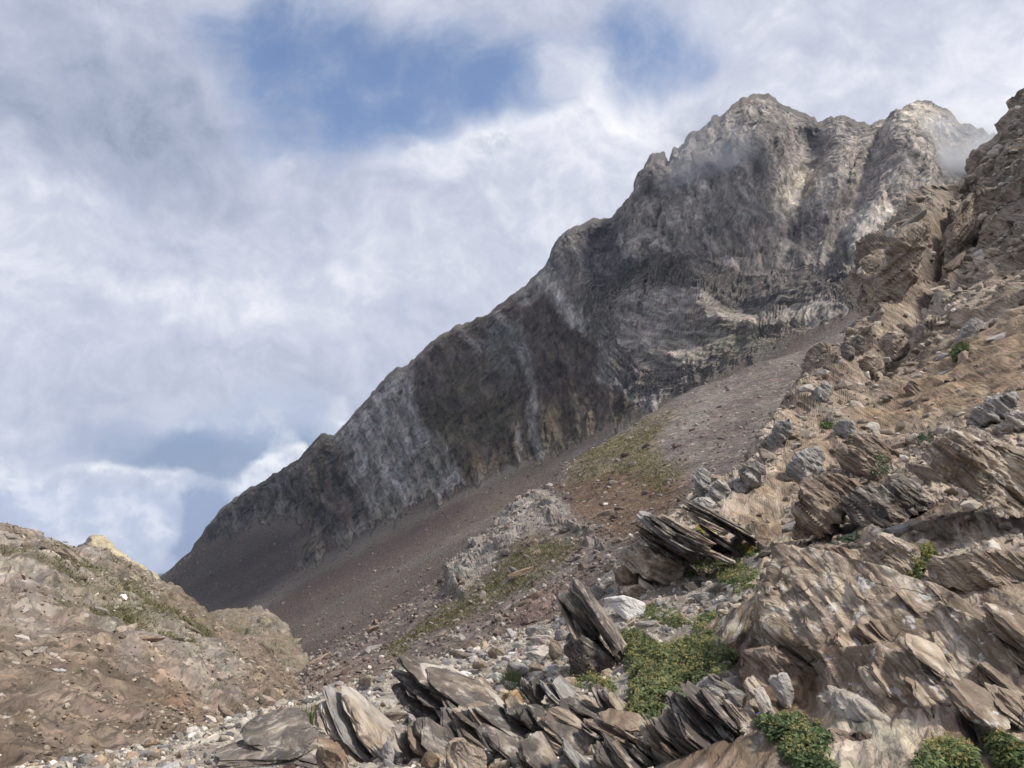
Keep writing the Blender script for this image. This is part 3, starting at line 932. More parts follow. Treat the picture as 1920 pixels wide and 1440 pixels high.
    z = -640 + 160 * (ridged(f / 1700, 5, seed=97) - 0.5) * smooth(1800, 4000, rr) + 760 * smooth(4800, 7600, rr) * np.clip(ridged(f / 2600, 5, seed=99) - 0.35, 0, 0.55)
    q = q.reshape(-1, 3)
    q[:, 2] = z
    col = np.tile(np.array([0.07, 0.09, 0.05]), (len(q), 1))
    col = lay(col, (0.17, 0.15, 0.12), smooth(-0.1, 0.4, fbm(f / 3000, 4, seed=98)))
    land = sheet('ground', q.reshape(181, len(dists), 3), col, ground_material('valley_land', 60, vari=0.4))
    land['label'] = 'hazy valley land far below the slopes'
    return hill, HV

# ------------------------------------------------------------------ the shelf and slope the viewer stands on
LF = frame((1, 0.12, -0.72), (0.35, 1, 0.30))        # schist layers: dip down to the right

LF2 = frame((0.55, 0.5, 0.75), (0.5, -1, 0.25))      # steeper layers of the cliff


def build_slope():
    C0 = [(-180, 1500, 6.0), (60, 1440, 7.5), (300, 1395, 9), (600, 1302, 11), (850, 1228, 13), (1040, 1168, 14), (1150, 1070, 14.5), (1290, 930, 18), (1420, 825, 24), (1520, 715, 32), (1595, 640, 42),
          (1635, 570, 50), (1700, 460, 56), (1785, 370, 60), (1850, 285, 63), (1895, 215, 64), (1935, 165, 64), (1990, 70, 64)]
    bk = [(a, b + 40, c * 1.25) for a, b, c in C0]
    M1 = [(-180, 1580, 4.8), (100, 1500, 5.8), (400, 1470, 6.2), (700, 1400, 7.6), (900, 1335, 8.8), (1080, 1270, 9.6), (1200, 1190, 10.2), (1340, 1060, 12.5), (1460, 945, 16), (1600, 850, 21), (1690, 760, 27),
          (1740, 690, 33), (1780, 600, 39), (1830, 510, 45), (1880, 410, 50), (1930, 310, 53), (1985, 210, 54), (2050, 80, 54)]
    M2 = [(-180, 1660, 3.8), (200, 1600, 4.2), (500, 1570, 4.4), (800, 1490, 5.4), (1000, 1430, 5.9), (1190, 1360, 6.6), (1330, 1260, 7.4), (1480, 1130, 8.4), (1620, 1020, 10.2), (1760, 920, 12.6), (1840, 840, 16),
          (1900, 760, 20), (1940, 670, 25), (1980, 580, 31), (2020, 480, 36), (2060, 370, 40), (2100, 250, 42), (2150, 80, 43)]
    E = [(-180, 1800, 2.6), (250, 1800, 2.7), (600, 1800, 2.8), (900, 1800, 3.0), (1200, 1780, 3.2), (1500, 1760, 3.3), (1750, 1720, 3.4), (1980, 1620, 3.6), (2140, 1430, 4.2), (2180, 1220, 5.6), (2190, 1040, 8),
         (2200, 880, 11.5), (2210, 750, 16), (2220, 620, 21), (2240, 500, 26), (2270, 380, 30), (2300, 250, 32), (2340, 80, 33)]
    ns, nt = 680, 365
    P = loft([bk, C0, M1, M2, E], ns, nt, soft=(2, 3, 4), tpos=[0, 0.04, 0.36, 0.72, 1])
    t = np.linspace(0, 1, nt)[None, :].repeat(ns, 0).ravel()
    n = grid_normals(P).reshape(-1, 3)
    p = P.reshape(-1, 3)
    px, py = to_px(p)
    f = p.astype(np.float32)
    dep = p[:, 1]
    w = fbm(f / 3.0, 4, seed=101)
    w2 = fbm(f / 3.0 + 9, 4, seed=102)
    wpx = 30 * (w), 30 * (w2)
    wx, wy = px + wpx[0], py + wpx[1]
    gravel = smooth(-14, 16, inside(wx, wy, [(-400, 1380), (300, 1380), (600, 1290), (1050, 1150), (1120, 1060), (1200, 1060), (1350, 1040), (1440, 1040), (1400, 1120), (1345, 1200), (1380, 1300), (1250, 1380), (1180, 1900), (-400, 1900)]))
    rock = 1 - gravel
    big = smooth(10, 40, dep)
    lc = f @ LF.T.astype(np.float32)
    # steeper layering high on the cliff
    
    lc2 = f @ LF2.T.astype(np.float32)
    def strata(c, th, seed):
        c = c + np.float32(th * 0.8) * w[:, None] * np.float32([1, 0, 0])
        return np.tanh(2.2 * perlin(c / np.float32([th, th * 6, th * 6]), seed))
    sn = strata(lc, 0.20, 111) * 0.5 + strata(lc, 0.07, 112) * 0.28
    sf = strata(lc2, 1.5, 113) + 0.6 * strata(lc2, 0.55, 114)
    near = 0.13 * facet(lc / np.float32([0.45, 2.4, 2.0]), 41, 0.6) + 0.085 * facet(lc / np.float32([0.16, 1.1, 1.0]), 42, 0.35) + 0.035 * facet(lc / np.float32([0.06, 0.4, 0.4]), 43, 0.4) + 0.03 * sn + 0.10 * w
    far = (0.3 * sf + 1.15 * facet(lc2 / np.float32([2.6, 6.0, 5.0]), 44, 0.8, 0.14) + 0.6 * facet(lc2 / np.float32([1.2, 2.6, 2.4]), 45, 0.9, 0.14) + 0.18 * facet(lc2 / np.float32([0.5, 1.1, 1.0]), 46, 0.8) + 1.2 * fbm(f / 9, 4, seed=115))
    d = rock * (near * (1 - big) * (0.7 + dep / 25) + far * big)
    d += gravel * (0.10 * fbm(f / 1.2, 4, seed=116) + 0.03 * np.clip(facet(f / 0.25, 47, 0.7), 0, 1))
    EARTH = [(1600, 790), (1680, 720), (1780, 640), (1880, 590), (1960, 540), (1980, 720), (1840, 770), (1760, 790), (1640, 830)]
    earth = smooth(-25, 30, inside(wx, wy, EARTH))
    earth2 = smooth(-16, 18, inside(wx, wy, [(1390, 950), (1440, 870), (1500, 830), (1570, 800), (1540, 860), (1500, 910), (1480, 1000), (1420, 1020)]))
    calm = np.clip(smooth(-75, 25, inside(wx, wy, EARTH)) + earth2, 0, 1)
    d *= 1 - 0.9 * calm
    d += 0.55 * calm * fbm(f / 1.8, 3, 0.5, seed=117)
    # pillar and dark slot on the cliff
    q, pos = seg_dist(px + 8 * w, py, [(1655, 560), (1690, 470), (1770, 385)])
    d += 2.6 * np.clip(1 - q / 50, 0, 1)
    q, pos = seg_dist(px + 3 * w, py, [(1786, 388), (1745, 470), (1712, 525)])
    d -= 4.0 * np.clip(1 - q / 9, 0, 1)
    q, pos = seg_dist(px + 8 * w, py, [(1820, 380), (1760, 500), (1700, 600), (1640, 680)])
    d -= 1.6 * np.clip(1 - q / 34, 0, 1)
    p2 = p + n * d[:, None]
    # colours
    pal = [(0.39, 0.315, 0.235), (0.19, 0.14, 0.10), (0.48, 0.41, 0.32), (0.24, 0.20, 0.165)]
    s1 = perlin(lc / np.float32([0.30, 1.6, 1.6]) + np.float32(0.5) * w[:, None], 121)
    s2 = perlin(lc / np.float32([0.11, 0.8, 0.8]) + np.float32(0.4) * w2[:, None], 122)
    cn = np.tile(np.array(pal[0]), (len(p), 1))
    cn = lay(cn, pal[1], smooth(0.05, 0.45, s1 + 0.5 * w))
    cn = lay(cn, pal[2], smooth(0.1, 0.5, -s1) * 0.7)
    cn = lay(cn, (0.095, 0.088, 0.082), smooth(0.15, 0.55, s2 + w2 * 0.7) * 0.75)
    cn = lay(cn, (0.52, 0.47, 0.40), smooth(0.30, 0.6, -s2) * 0.6)
    cf = np.tile(np.array([0.315, 0.252, 0.188]), (len(p), 1))
    b1 = perlin(f / 4.5, 123)
    cf = lay(cf, (0.42, 0.355, 0.285), smooth(0, 0.5, b1 + 0.3 * sf) * 0.8)
    cf = lay(cf, (0.185, 0.148, 0.115), smooth(0, 0.5, -b1 + 0.3 * sf) * 0.8)
    cliffd = smooth(-25, 40, inside(wx, wy, [(1640, 560), (1700, 440), (1900, 150), (2100, 0), (2100, 500), (1900, 560), (1840, 420), (1780, 520), (1700, 560)]))
    cf = lay(cf, (0.235, 0.192, 0.152), cliffd * 0.55)
    palez = smooth(-25, 40, inside(wx, wy, [(1720, 560), (1800, 440), (1880, 470), (1860, 560), (1760, 600), (1640, 700), (1600, 690)]))
    cf = lay(cf, (0.33, 0.28, 0.235), palez * 0.6)
    mbig = smooth(12, 24, dep)[:, None]
    col = cn * (1 - mbig) + cf * mbig
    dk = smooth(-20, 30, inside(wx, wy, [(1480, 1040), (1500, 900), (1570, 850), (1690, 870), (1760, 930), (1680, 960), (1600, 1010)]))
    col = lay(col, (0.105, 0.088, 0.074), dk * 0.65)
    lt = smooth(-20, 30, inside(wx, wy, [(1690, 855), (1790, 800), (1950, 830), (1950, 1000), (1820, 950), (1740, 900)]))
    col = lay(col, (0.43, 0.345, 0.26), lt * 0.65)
    col = lay(col, (0.29, 0.205, 0.128), earth * (0.62 + 0.32 * np.tanh(3 * w)))
    col = lay(col, (0.265, 0.19, 0.12), earth2 * (0.6 + 0.3 * np.tanh(3 * w2)))
    hollow = smooth(-14, 18, inside(wx, wy, [(1385, 1225), (1480, 1205), (1530, 1280), (1500, 1330), (1430, 1340), (1390, 1290)]))
    col = lay(col, (0.17, 0.105, 0.062), hollow * 0.85)
    gc = np.tile(np.array([0.30, 0.262, 0.22]), (len(p), 1))
    gc = lay(gc, (0.40, 0.365, 0.315), smooth(-0.1, 0.4, fbm(f / 0.7, 3, seed=130)) * 0.7)
    gc = gc * (1 + 0.35 * facet(f / 0.11, 49, 0.0)[:, None])
    gc = lay(gc, (0.20, 0.165, 0.125), smooth(0.0, 0.4, w2) * 0.5 * smooth(1000, 1100, px))
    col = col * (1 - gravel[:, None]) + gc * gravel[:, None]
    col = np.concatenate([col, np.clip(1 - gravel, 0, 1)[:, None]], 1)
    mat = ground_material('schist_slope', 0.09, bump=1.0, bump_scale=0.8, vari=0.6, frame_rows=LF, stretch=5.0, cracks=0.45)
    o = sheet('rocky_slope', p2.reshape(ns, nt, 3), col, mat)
    o['label'] = 'rocky slope and gravel shelf of tan schist rising to a cliff on the right'
    return o, p2, n, px, py, gravel, np.clip(earth + earth2, 0, 1)


t1 = time.time()
MOUNTAIN, MTV = build_mountain()
SCREE, SC_P, SC_N, SC_X, SC_Y, SC_GR = build_near_slope()
HILL_OB, HILL = build_left()
SLOPE, SL_P, SL_N, SL_X, SL_Y, SL_G, SL_E = build_slope()
print('terrain', time.time() - t1)

# ------------------------------------------------------------------ rocks
def schist_material(name, stops, layer=0.05, dark=0.5, lichen=0.0, stain=0.3, rough=0.85, world=True, cream=0.3, patch=0.0):
    """Layered schist: streaks run along the layers, with lichen spots and rusty stains."""
    m = bpy.data.materials.new(name)
    m.use_nodes = True
    t = NT(m.node_tree)
    t.n.clear()
    if world:
        pos = t.new('ShaderNodeNewGeometry').outputs['Position']
    else:
        info = t.new('ShaderNodeObjectInfo')
        tc = t.new('ShaderNodeTexCoord').outputs['Object']
        off = t.vmath('MULTIPLY', info.outputs['Location'], (3.1, 2.3, 1.7))
        pos = t.vmath('ADD', tc, off)
    cx = t.new('ShaderNodeCombineXYZ')
    wv = t.noise(pos, 1.6, 3, 0.6)
    for k, row in enumerate((LF[0], LF[1] / 8, LF[2] / 8)):
        v = t.vmath('DOT_PRODUCT', pos, tuple(float(x) for x in row))
        if k == 0:
            v = t.math('MULTIPLY_ADD', wv, 0.22, v)
        t.l.new(v, cx.inputs[k])
    lp = cx.outputs[0]
    s1 = t.noise(lp, 0.35 / layer, 4, 0.6)
    s2 = t.noise(lp, 1.6 / layer, 6, 0.65)
    g1 = t.noise(pos, 5.0, 6, 0.65)
    g2 = t.noise(pos, 60.0, 4, 0.6)
    mixv = t.math('ADD', t.math('MULTIPLY', s1, 0.72), t.math('MULTIPLY', g1, 0.28))
    col = t.ramp(t.mapr(mixv, 0.37, 0.63, 0, 1), stops)
    dk = t.mapr(s2, 0.49, 0.60, 0, dark)
    col = t.mix(dk, col, (0.06, 0.052, 0.046))
    cr = t.mapr(s2, 0.45, 0.36, 0, cream)
    col = t.mix(cr, col, (0.56, 0.50, 0.42))
    if stain:
        col = t.mix(t.mapr(t.noise(pos, 2.2, 5, 0.6), 0.52, 0.72, 0, stain), col, (0.30, 0.175, 0.08))
    if patch:
        col = t.mix(t.mapr(t.math('ADD', t.math('MULTIPLY', t.noise(pos, 1.7, 6, 0.66, 0.6), 0.7), t.math('MULTIPLY', s1, 0.3)), 0.47, 0.53, 0, patch), col, (0.125, 0.09, 0.062))
        col = t.mix(t.mapr(t.noise(pos, 3.1, 6, 0.7, 0.8), 0.58, 0.66, 0, patch), col, (0.06, 0.055, 0.05))
    if lichen:
        lm = t.noise(pos, 7.0, 5, 0.7, 0.5)
        col = t.mix(t.mapr(lm, 0.59, 0.63, 0, lichen), col, (0.60, 0.60, 0.57))
    col = t.vmath('MULTIPLY', col, t.vmath('ADD', t.vmath('MULTIPLY', t.noise(pos, 60.0, 4, 0.6, color=True), (0.8, 0.75, 0.75)), (0.6, 0.62, 0.62)))
    if not world:
        k = t.math('MULTIPLY_ADD', info.outputs['Random'], 0.75, 0.62)
        col = t.vmath('MULTIPLY', col, k)
    vj = t.new('ShaderNodeTexVoronoi', feature='DISTANCE_TO_EDGE')
    vj.inputs['Scale'].default_value = 1.9
    jw = t.vmath('ADD', pos, t.vmath('MULTIPLY', t.noise(pos, 3.0, 4, 0.65, color=True), (0.16, 0.16, 0.16)))
    t.l.new(jw, vj.inputs['Vector'])
    joint = t.math('MULTIPLY', t.mapr(vj.outputs['Distance'], 0.0, 0.014, 1, 0), t.mapr(t.noise(pos, 2.0, 4, 0.6), 0.50, 0.60, 0, 1))
    col = t.mix(t.math('MULTIPLY', joint, 0.5), col, (0.035, 0.03, 0.026))
    b = t.new('ShaderNodeBsdfPrincipled')
    t.l.new(col, b.inputs['Base Color'])
    b.inputs['Roughness'].default_value = rough
    b.inputs['Specular IOR Level'].default_value = 0.25
    bp = t.new('ShaderNodeBump')
    bp.inputs['Strength'].default_value = 0.75
    bp.inputs['Distance'].default_value = 0.035
    t.l.new(t.math('ADD', t.math('MULTIPLY_ADD', joint, -1.2, s2), t.math('ADD', t.math('MULTIPLY', g2, 0.25), t.math('MULTIPLY', g1, 0.6))), bp.inputs['Height'])
    t.l.new(bp.outputs[0], b.inputs['Normal'])
    t.l.new(b.outputs[0], t.new('ShaderNodeOutputMaterial').inputs['Surface'])
    return m


TAN = [(0.0, (0.16, 0.122, 0.09)), (0.35, (0.315, 0.252, 0.19)), (0.65, (0.43, 0.36, 0.28)), (1.0, (0.55, 0.49, 0.405))]
DARK = [(0.0, (0.05, 0.046, 0.042)), (0.45, (0.115, 0.10, 0.09)), (0.72, (0.21, 0.178, 0.148)), (1.0, (0.42, 0.365, 0.295))]
GREY = [(0.0, (0.15, 0.14, 0.13)), (0.5, (0.28, 0.265, 0.245)), (1.0, (0.44, 0.42, 0.39))]
CREAM = [(0.0, (0.30, 0.26, 0.21)), (0.5, (0.44, 0.40, 0.345)), (1.0, (0.56, 0.52, 0.46))]
BROWN = [(0.0, (0.11, 0.08, 0.06)), (0.5, (0.225, 0.17, 0.125)), (1.0, (0.36, 0.29, 0.22))]
WHITE = [(0.0, (0.50, 0.47, 0.43)), (0.5, (0.66, 0.64, 0.60)), (1.0, (0.76, 0.75, 0.72))]
ORANGE = [(0.0, (0.24, 0.13, 0.05)), (0.4, (0.40, 0.25, 0.11)), (1.0, (0.55, 0.42, 0.27))]
STREAK = [(0.0, (0.20, 0.148, 0.105)), (0.3, (0.33, 0.26, 0.19)), (0.5, (0.43, 0.35, 0.26)), (0.75, (0.52, 0.445, 0.35)), (1.0, (0.64, 0.58, 0.49))]
MAT = {}
for nm, st, kw in (('tan', TAN, dict(lichen=0.35, dark=0.55, stain=0.25, patch=0.3)), ('dark', DARK, dict(lichen=0.25, dark=0.7, cream=0.55, stain=0.2)), ('grey', GREY, dict(lichen=0.2, dark=0.3, stain=0.12)),
                   ('cream', CREAM, dict(dark=0.35, stain=0.2, lichen=0.3)), ('brown', BROWN, dict(dark=0.5, stain=0.4, lichen=0.12)), ('white', WHITE, dict(dark=0.12, stain=0.12, cream=0.1)),
                   ('streak', STREAK, dict(layer=0.06, lichen=0.6, dark=0.62, cream=0.8, stain=0.4, patch=0.78)), ('orange', ORANGE, dict(dark=0.2, stain=0.5, lichen=0.3))):
    MAT[nm] = schist_material('schist_' + nm, st, **kw)
    MAT['loose_' + nm] = schist_material('stone_' + nm, st, world=False, **dict(kw, dark=kw['dark'] * 0.6, lichen=0.0))

_cube_cache = {}


def cube_sphere(n):
    """Directions and quads of a cube blown up to a sphere, n cells per edge."""
    if n in _cube_cache:
        return _cube_cache[n]
    u = np.tan(np.linspace(-1, 1, n + 1) * math.pi / 4)
    a, b = np.meshgrid(u, u, indexing='ij')
    one = np.ones_like(a)
    V, Q, base = [], [], 0
    for f, (s, ax) in enumerate(((s, ax) for ax in range(3) for s in (-1, 1))):
        c = [a, b, one * s]
        v = np.stack([c[(k - ax) % 3] for k in (2, 0, 1)], -1).reshape(-1, 3)
        q = grid_quads(n + 1, n + 1) + base
        a0, b0, c0 = v[q[:, 0] - base], v[q[:, 1] - base], v[q[:, 3] - base]
        if (np.cross(b0 - a0, c0 - a0) * a0).sum() < 0:
            q = q[:, ::-1]
        V.append(v)
        Q.append(q)
        base += len(v)
    V = np.concatenate(V)
    Q = np.concatenate(Q)
    key = np.round(V * 1e5).astype(np.int64)
    _, idx, inv = np.unique(key, axis=0, return_index=True, return_inverse=True)
    V = V[idx]
    Q = inv.ravel()[Q]
    V = V / np.linalg.norm(V, axis=1)[:, None]
    _cube_cache[n] = (V, Q)
    return V, Q


def quad_normals(v, q):
    fn = np.cross(v[q[:, 2]] - v[q[:, 0]], v[q[:, 3]] - v[q[:, 1]])
    n = np.zeros_like(v)
    for k in range(4):
        np.add.at(n, q[:, k], fn)
    return n / (np.linalg.norm(n, axis=1)[:, None] + 1e-12)


def polytope(n, basis, size, planes, k=30):
    """Dense closed surface of the solid bounded by planes (normal, offset), sampled from its middle."""
    D, Q = cube_sphere(n)
    d = (D * np.array(size)) @ np.array(basis)
    d /= np.linalg.norm(d, axis=1)[:, None]
    acc = np.zeros(len(d))
    for nn, h in planes:
        acc += (np.clip(d @ np.array(nn), 0, None) / max(h, 1e-4)) ** k
    r = acc ** (-1.0 / k)
    return d * r[:, None], Q


def ground_hit(px, py, obs=None):
    sx, sz = slope(px, py)
    dirv = Vector((float(sx), 1.0, float(sz))).normalized()
    best = None
    for o in (obs or (SLOPE,)):
        ok, loc, nor, _ = o.ray_cast(Vector((0, 0, 0)), dirv)
        if ok and (best is None or loc.y < best[0].y):
            best = (loc.copy(), nor.copy())
    return best


bpy.context.view_layer.update()
ROCKS = []


def rock_mesh(name, outline, depth, thick, seed, mat, rough=1.0, strat=1.0, lf=None, res=None, k=110, sink=0.12, lean=(0.15, 0.0, 0.05), front=0.5):
    rs = np.random.RandomState(seed)
    o = np.array([q[:2] for q in outline], float)
    ymax, ymin = o[:, 1].max(), o[:, 1].min()
    o[:, 1] += (o[:, 1] > ymax - 0.12 * (ymax - ymin)) * sink * (ymax - ymin)
    dep = np.array([q[2] if len(q) > 2 else depth for q in outline], float)
    pts = at(o[:, 0], o[:, 1], dep)
    cen = pts.mean(0)
    ax = unit(unit(cen) + np.array(lean))
    wdt = np.ptp(o[:, 0]) / F * dep.mean()
    hgt = np.ptp(o[:, 1]) / F * dep.mean()
    c = cen + ax * thick * 0.5
    planes = []
    nrm = unit(np.cross(pts[1] - pts[0], pts[2] - pts[0]) + 1e-9)
    m = len(pts)
    area = 0
    for i in range(m):
        j = (i + 1) % m
        area += o[i, 0] * o[j, 1] - o[j, 0] * o[i, 1]
    for i in range(m):
        e = pts[(i + 1) % m] - pts[i]
        nn = np.cross(e, ax)
        L = np.linalg.norm(nn)
        if L < 1e-9:
            continue
        nn /= L
        h = nn @ (pts[i] - c)
        if h < 0:
            nn, h = -nn, -h
        nn = unit(nn + rs.normal(size=3) * 0.07)
        planes.append((nn, max(h, 0.03 * (wdt + hgt))))
    # two front faces meeting at a ridge, the nearer edge of the outline in between
    _, _, vt = np.linalg.svd(pts - cen)
    fn = vt[2]
    if fn @ unit(cen) > 0:
        fn = -fn
    fn = unit(0.5 * fn - 0.5 * ax)
    for sgn in (-1, 1):
        nn = unit(fn + sgn * front * np.array([1, 0.0, 0.25]) + rs.normal(size=3) * 0.12)
        planes.append((nn, abs(nn @ (cen - c)) * rs.uniform(0.9, 1.12) + 0.1 * wdt * front))
    planes.append((unit(ax + rs.normal(size=3) * 0.15), thick * 0.5))
    right = unit(np.cross(ax, (0, 0, 1)))
    up = np.cross(right, ax)
    for _ in range(3):
        dd = unit(rs.normal(size=3) * np.array([1, 1, 1]))
        if dd @ ax > 0.3:
            dd = -dd
        sup = min((h / max(nn @ dd, 1e-6)) for nn, h in planes if nn @ dd > 0.05)
        planes.append((dd, sup * rs.uniform(0.92, 1.0)))
    if res is None:
        res = int(np.clip(max(np.ptp(o[:, 0]), np.ptp(o[:, 1])) / 4.4, 8, 40))
    v, q = polytope(res, [right, ax, up], [wdt, thick, hgt], planes, k)
    v = v + c
    n = quad_normals(v, q)
    sz = min(wdt, hgt, thick * 1.5)
    lf = LF if lf is None else lf
    f = v.astype(np.float32)
    lc = f @ lf.T.astype(np.float32)
    w = fbm(f / (0.5 * sz + 0.05), 4, seed=seed % 50)
    lc = lc + np.float32(0.05 * sz) * w[:, None] * np.float32([1, 0, 0])
    th = 0.13 * sz + 0.012
    st = 1.0 * facet(lc / np.float32([th, th * 10, th * 9]), seed % 91, 0.25, 0.1) + 0.6 * facet(lc / np.float32([th * 0.4, th * 4.5, th * 4]), seed % 83, 0.3, 0.14) + 0.3 * facet(lc / np.float32([th * 0.17, th * 2.2, th * 2]), seed % 73, 0.4)
    nin = n - (n @ lf[0])[:, None] * lf[0]
    d1 = 0.105 * sz * strat * st
    d2 = rough * sz * (0.045 * w + 0.085 * facet(lc / np.float32([0.3 * sz, 0.8 * sz, 0.7 * sz]), seed % 71, 0.7, 0.05) + 0.026 * facet(lc / np.float32([0.07 * sz, 0.20 * sz, 0.2 * sz]), seed % 61, 0.7, 0.08) + 0.012 * facet(lc / np.float32([0.03 * sz, 0.08 * sz, 0.08 * sz]), seed % 51, 0.7, 0.12))
    v = v + nin * d1[:, None] + n * d2[:, None]
    me = mesh_from(name, v, q, None, False)
    me.materials.append(MAT[mat])
    return me, c


def tag(o, label, cat, group=None):
    o['label'] = label
    o['category'] = cat
    if group:
        o['group'] = group
    return o


_seed = [100]


def rock(name, label, outline, mat, thick=None, depth=None, parent=None, cat='rock', inset=0.0, group=None, **kw):
    _seed[0] += 7
    o = np.array([q[:2] for q in outline], float)
    if depth is None and len(outline[0]) < 3:
        by = min(o[:, 1].max(), 1600)
        h = ground_hit(float(o[o[:, 1] > o[:, 1].max() - 12][:, 0].mean()), float(by))
        depth = (h[0].y if h else 6.0) + inset
    dm = depth if depth else float(np.mean([q[2] for q in outline]))
    if thick is None:
        thick = 0.75 * min(np.ptp(o[:, 0]), np.ptp(o[:, 1]) * 1.6) / F * dm
    me, c = rock_mesh(name, outline, depth, thick, _seed[0], mat, **kw)
    ob = bpy.data.objects.new(name, me)
    COL.objects.link(ob)
    if parent is not None:
        ob.parent = parent
        ob.matrix_parent_inverse = Matrix.Translation(parent.location).inverted()
    else:
        tag(ob, label, cat, group)
    ROCKS.append(ob)
    return ob


def empty(name, label, px, py, cat='outcrop', depth=None):
    h = ground_hit(px, py)
    e = bpy.data.objects.new(name, None)
    e.location = h[0] if h else Vector(at(px, py, depth or 6.0))
    e.empty_display_size = 0.1
    COL.objects.link(e)
    return tag(e, label, cat)


def blades(parent, tip, d, count, length, width, th, mats, dip=(1, 0.12, -0.72), strike=(0.16, 1, 0.10), spread=0.22, fan=0.05, seed=0, step=1.0):
    """A pack of thin schist plates lying on one another, their broken ends up to the left."""
    rs = np.random.RandomState(4000 + seed)
    P0 = at(tip[0], tip[1], d)
    out = []
    h = 0.0
    for i in range(count):
        lf = frame(np.array(dip) + rs.normal(size=3) * fan, np.array(strike) + rs.normal(size=3) * fan)
        n, e1, e2 = lf
        if e2[1] < 0:
            e2 = -e2
        t = th * rs.choice([0.4, 0.6, 0.9, 1.5])
        L = length * rs.uniform(0.4, 1.15)
        Wd = width * rs.uniform(0.7, 1.15)
        c = P0 + n * (h + t * 0.5) + e1 * (L * 0.5 + rs.uniform(0, spread) * length) + e2 * (Wd * 0.42 + rs.uniform(-0.12, 0.12) * width)
        h += t * 0.95 * step
        planes = [(n, t * 0.5), (-n, t * 0.5)]
        for k in range(6):
            a = 2 * math.pi * (k + 0.5 + rs.uniform(-0.38, 0.38)) / 6
            dd = math.cos(a) * e1 / 1.0 + math.sin(a) * e2
            sup = math.hypot(math.cos(a) * L * 0.5, math.sin(a) * Wd * 0.5)
            planes.append((unit(dd + n * rs.normal() * 0.35), sup * rs.uniform(0.70, 1.0)))
        v, q = polytope(11, [n, e1, e2], [t * 1.6, L, Wd], planes, 120)
        v = v + c
        nn = quad_normals(v, q)
        f = v.astype(np.float32)
        lc = f @ np.stack([n, e1, e2]).T.astype(np.float32)
        nin = nn - (nn @ n)[:, None] * n
        st = facet(lc / np.float32([t * 0.30, L * 0.30, Wd * 0.3]), seed + i, 0.5, 0.08)
        v = v + nin * (0.10 * min(L, Wd) * st)[:, None] + nn * (t * 0.16 * facet(lc / np.float32([t * 2, L * 0.16, Wd * 0.2]), seed + i + 30, 0.6) + t * 0.10 * fbm(f / (0.15 * L), 3, seed=seed % 40))[:, None]
        me = mesh_from('slab', v - np.array(parent.location), q, None, False)
        me.materials.append(MAT[mats[i % len(mats)]])
        o = bpy.data.objects.new('slab', me)
        COL.objects.link(o)
        o.parent = parent
        out.append(o)
    return out


# --- slabs along the bottom edge
o = empty('rock_slab', 'flat dark slabs lying on the gravel at the bottom edge, left of the grass tuft', 480, 1425, 'slab')
blades(o, (385, 1432), 5.7, 3, 0.85, 0.6, 0.035, ['dark', 'dark', 'dark'], dip=(1, 0.2, -0.14), strike=(0.1, 1, 0.25), seed=1, spread=0.35, fan=0.08)
o = empty('rock_outcrop', 'pale tan leaning slabs with grey tops beside the green grass tuft', 650, 1430)
blades(o, (570, 1345), 6.7, 9, 0.95, 0.45, 0.042, ['tan', 'cream', 'tan', 'dark', 'grey', 'dark'], dip=(1, 0.1, -1.0), seed=2)
rock('slab', '', [(585, 1385), (610, 1380), (655, 1440), (640, 1470), (600, 1470)], 'brown', parent=o, inset=-0.15)
o = empty('rock_outcrop', 'dark beaked schist outcrop with pale streaks left of the orange boulder', 840, 1390)
blades(o, (716, 1318), 7.2, 13, 1.30, 0.55, 0.036, ['dark', 'dark', 'tan', 'dark', 'cream', 'dark', 'dark'], dip=(1, 0.1, -0.50), seed=3, spread=0.28)
blades(o, (722, 1385), 6.4, 8, 0.8, 0.4, 0.036, ['dark', 'dark', 'brown'], dip=(1, 0.1, -0.85), seed=4)
blades(o, (800, 1345), 6.7, 9, 1.1, 0.45, 0.034, ['dark', 'tan', 'dark'], dip=(1, 0.1, -0.62), seed=5)
o = empty('rock_outcrop', 'row of thin upright slate leaves right of the orange boulder', 1030, 1360)
for k, (tx, ty, L, c_, mt) in enumerate([(874, 1276, 0.5, 2, ['tan']), (996, 1282, 0.6, 4, ['dark', 'grey']), (966, 1292, 0.4, 2, ['dark']), (930, 1338, 0.5, 3, ['tan', 'dark']), (960, 1340, 0.45, 2, ['dark']), (1004, 1352, 0.55, 3, ['brown', 'dark']),
                                         (984, 1368, 0.6, 3, ['tan', 'dark']), (1098, 1308, 0.6, 3, ['tan', 'dark']), (1068, 1310, 0.5, 2, ['tan']), (1085, 1356, 0.5, 2, ['dark', 'brown']), (1028, 1408, 0.55, 3, ['grey', 'dark']), (1092, 1410, 0.6, 3, ['tan', 'dark']),
                                         (878, 1392, 0.5, 3, ['dark']), (946, 1402, 0.5, 3, ['brown', 'dark']), (1040, 1330, 0.5, 2, ['dark']), (1150, 1390, 0.5, 3, ['tan', 'dark'])]):
    hit = ground_hit(tx + 25, min(ty + 45, 1600))
    blades(o, (tx, ty), hit[0].y - 0.1, c_ + 2, L * (1.15 + 0.3 * math.sin(k * 1.7)), 0.26, 0.034, mt, dip=(1, 0.1, -0.85 + 0.3 * math.sin(k * 2.3)), seed=10 + k, fan=0.13)
rock('boulder', 'orange-topped boulder resting on the dark slabs at the bottom', [(927, 1318), (945, 1303), (963, 1294), (990, 1301), (995, 1322), (985, 1331), (945, 1333), (930, 1328)], 'orange', cat='boulder', rough=0.7, strat=0.3, sink=0.02)
rock('boulder', 'tan boulder cut by the bottom edge below the beaked outcrop', [(829, 1402), (842, 1388), (858, 1387), (903, 1411), (910, 1440), (900, 1465), (838, 1465)], 'tan', cat='boulder', rough=0.9, strat=0.5)
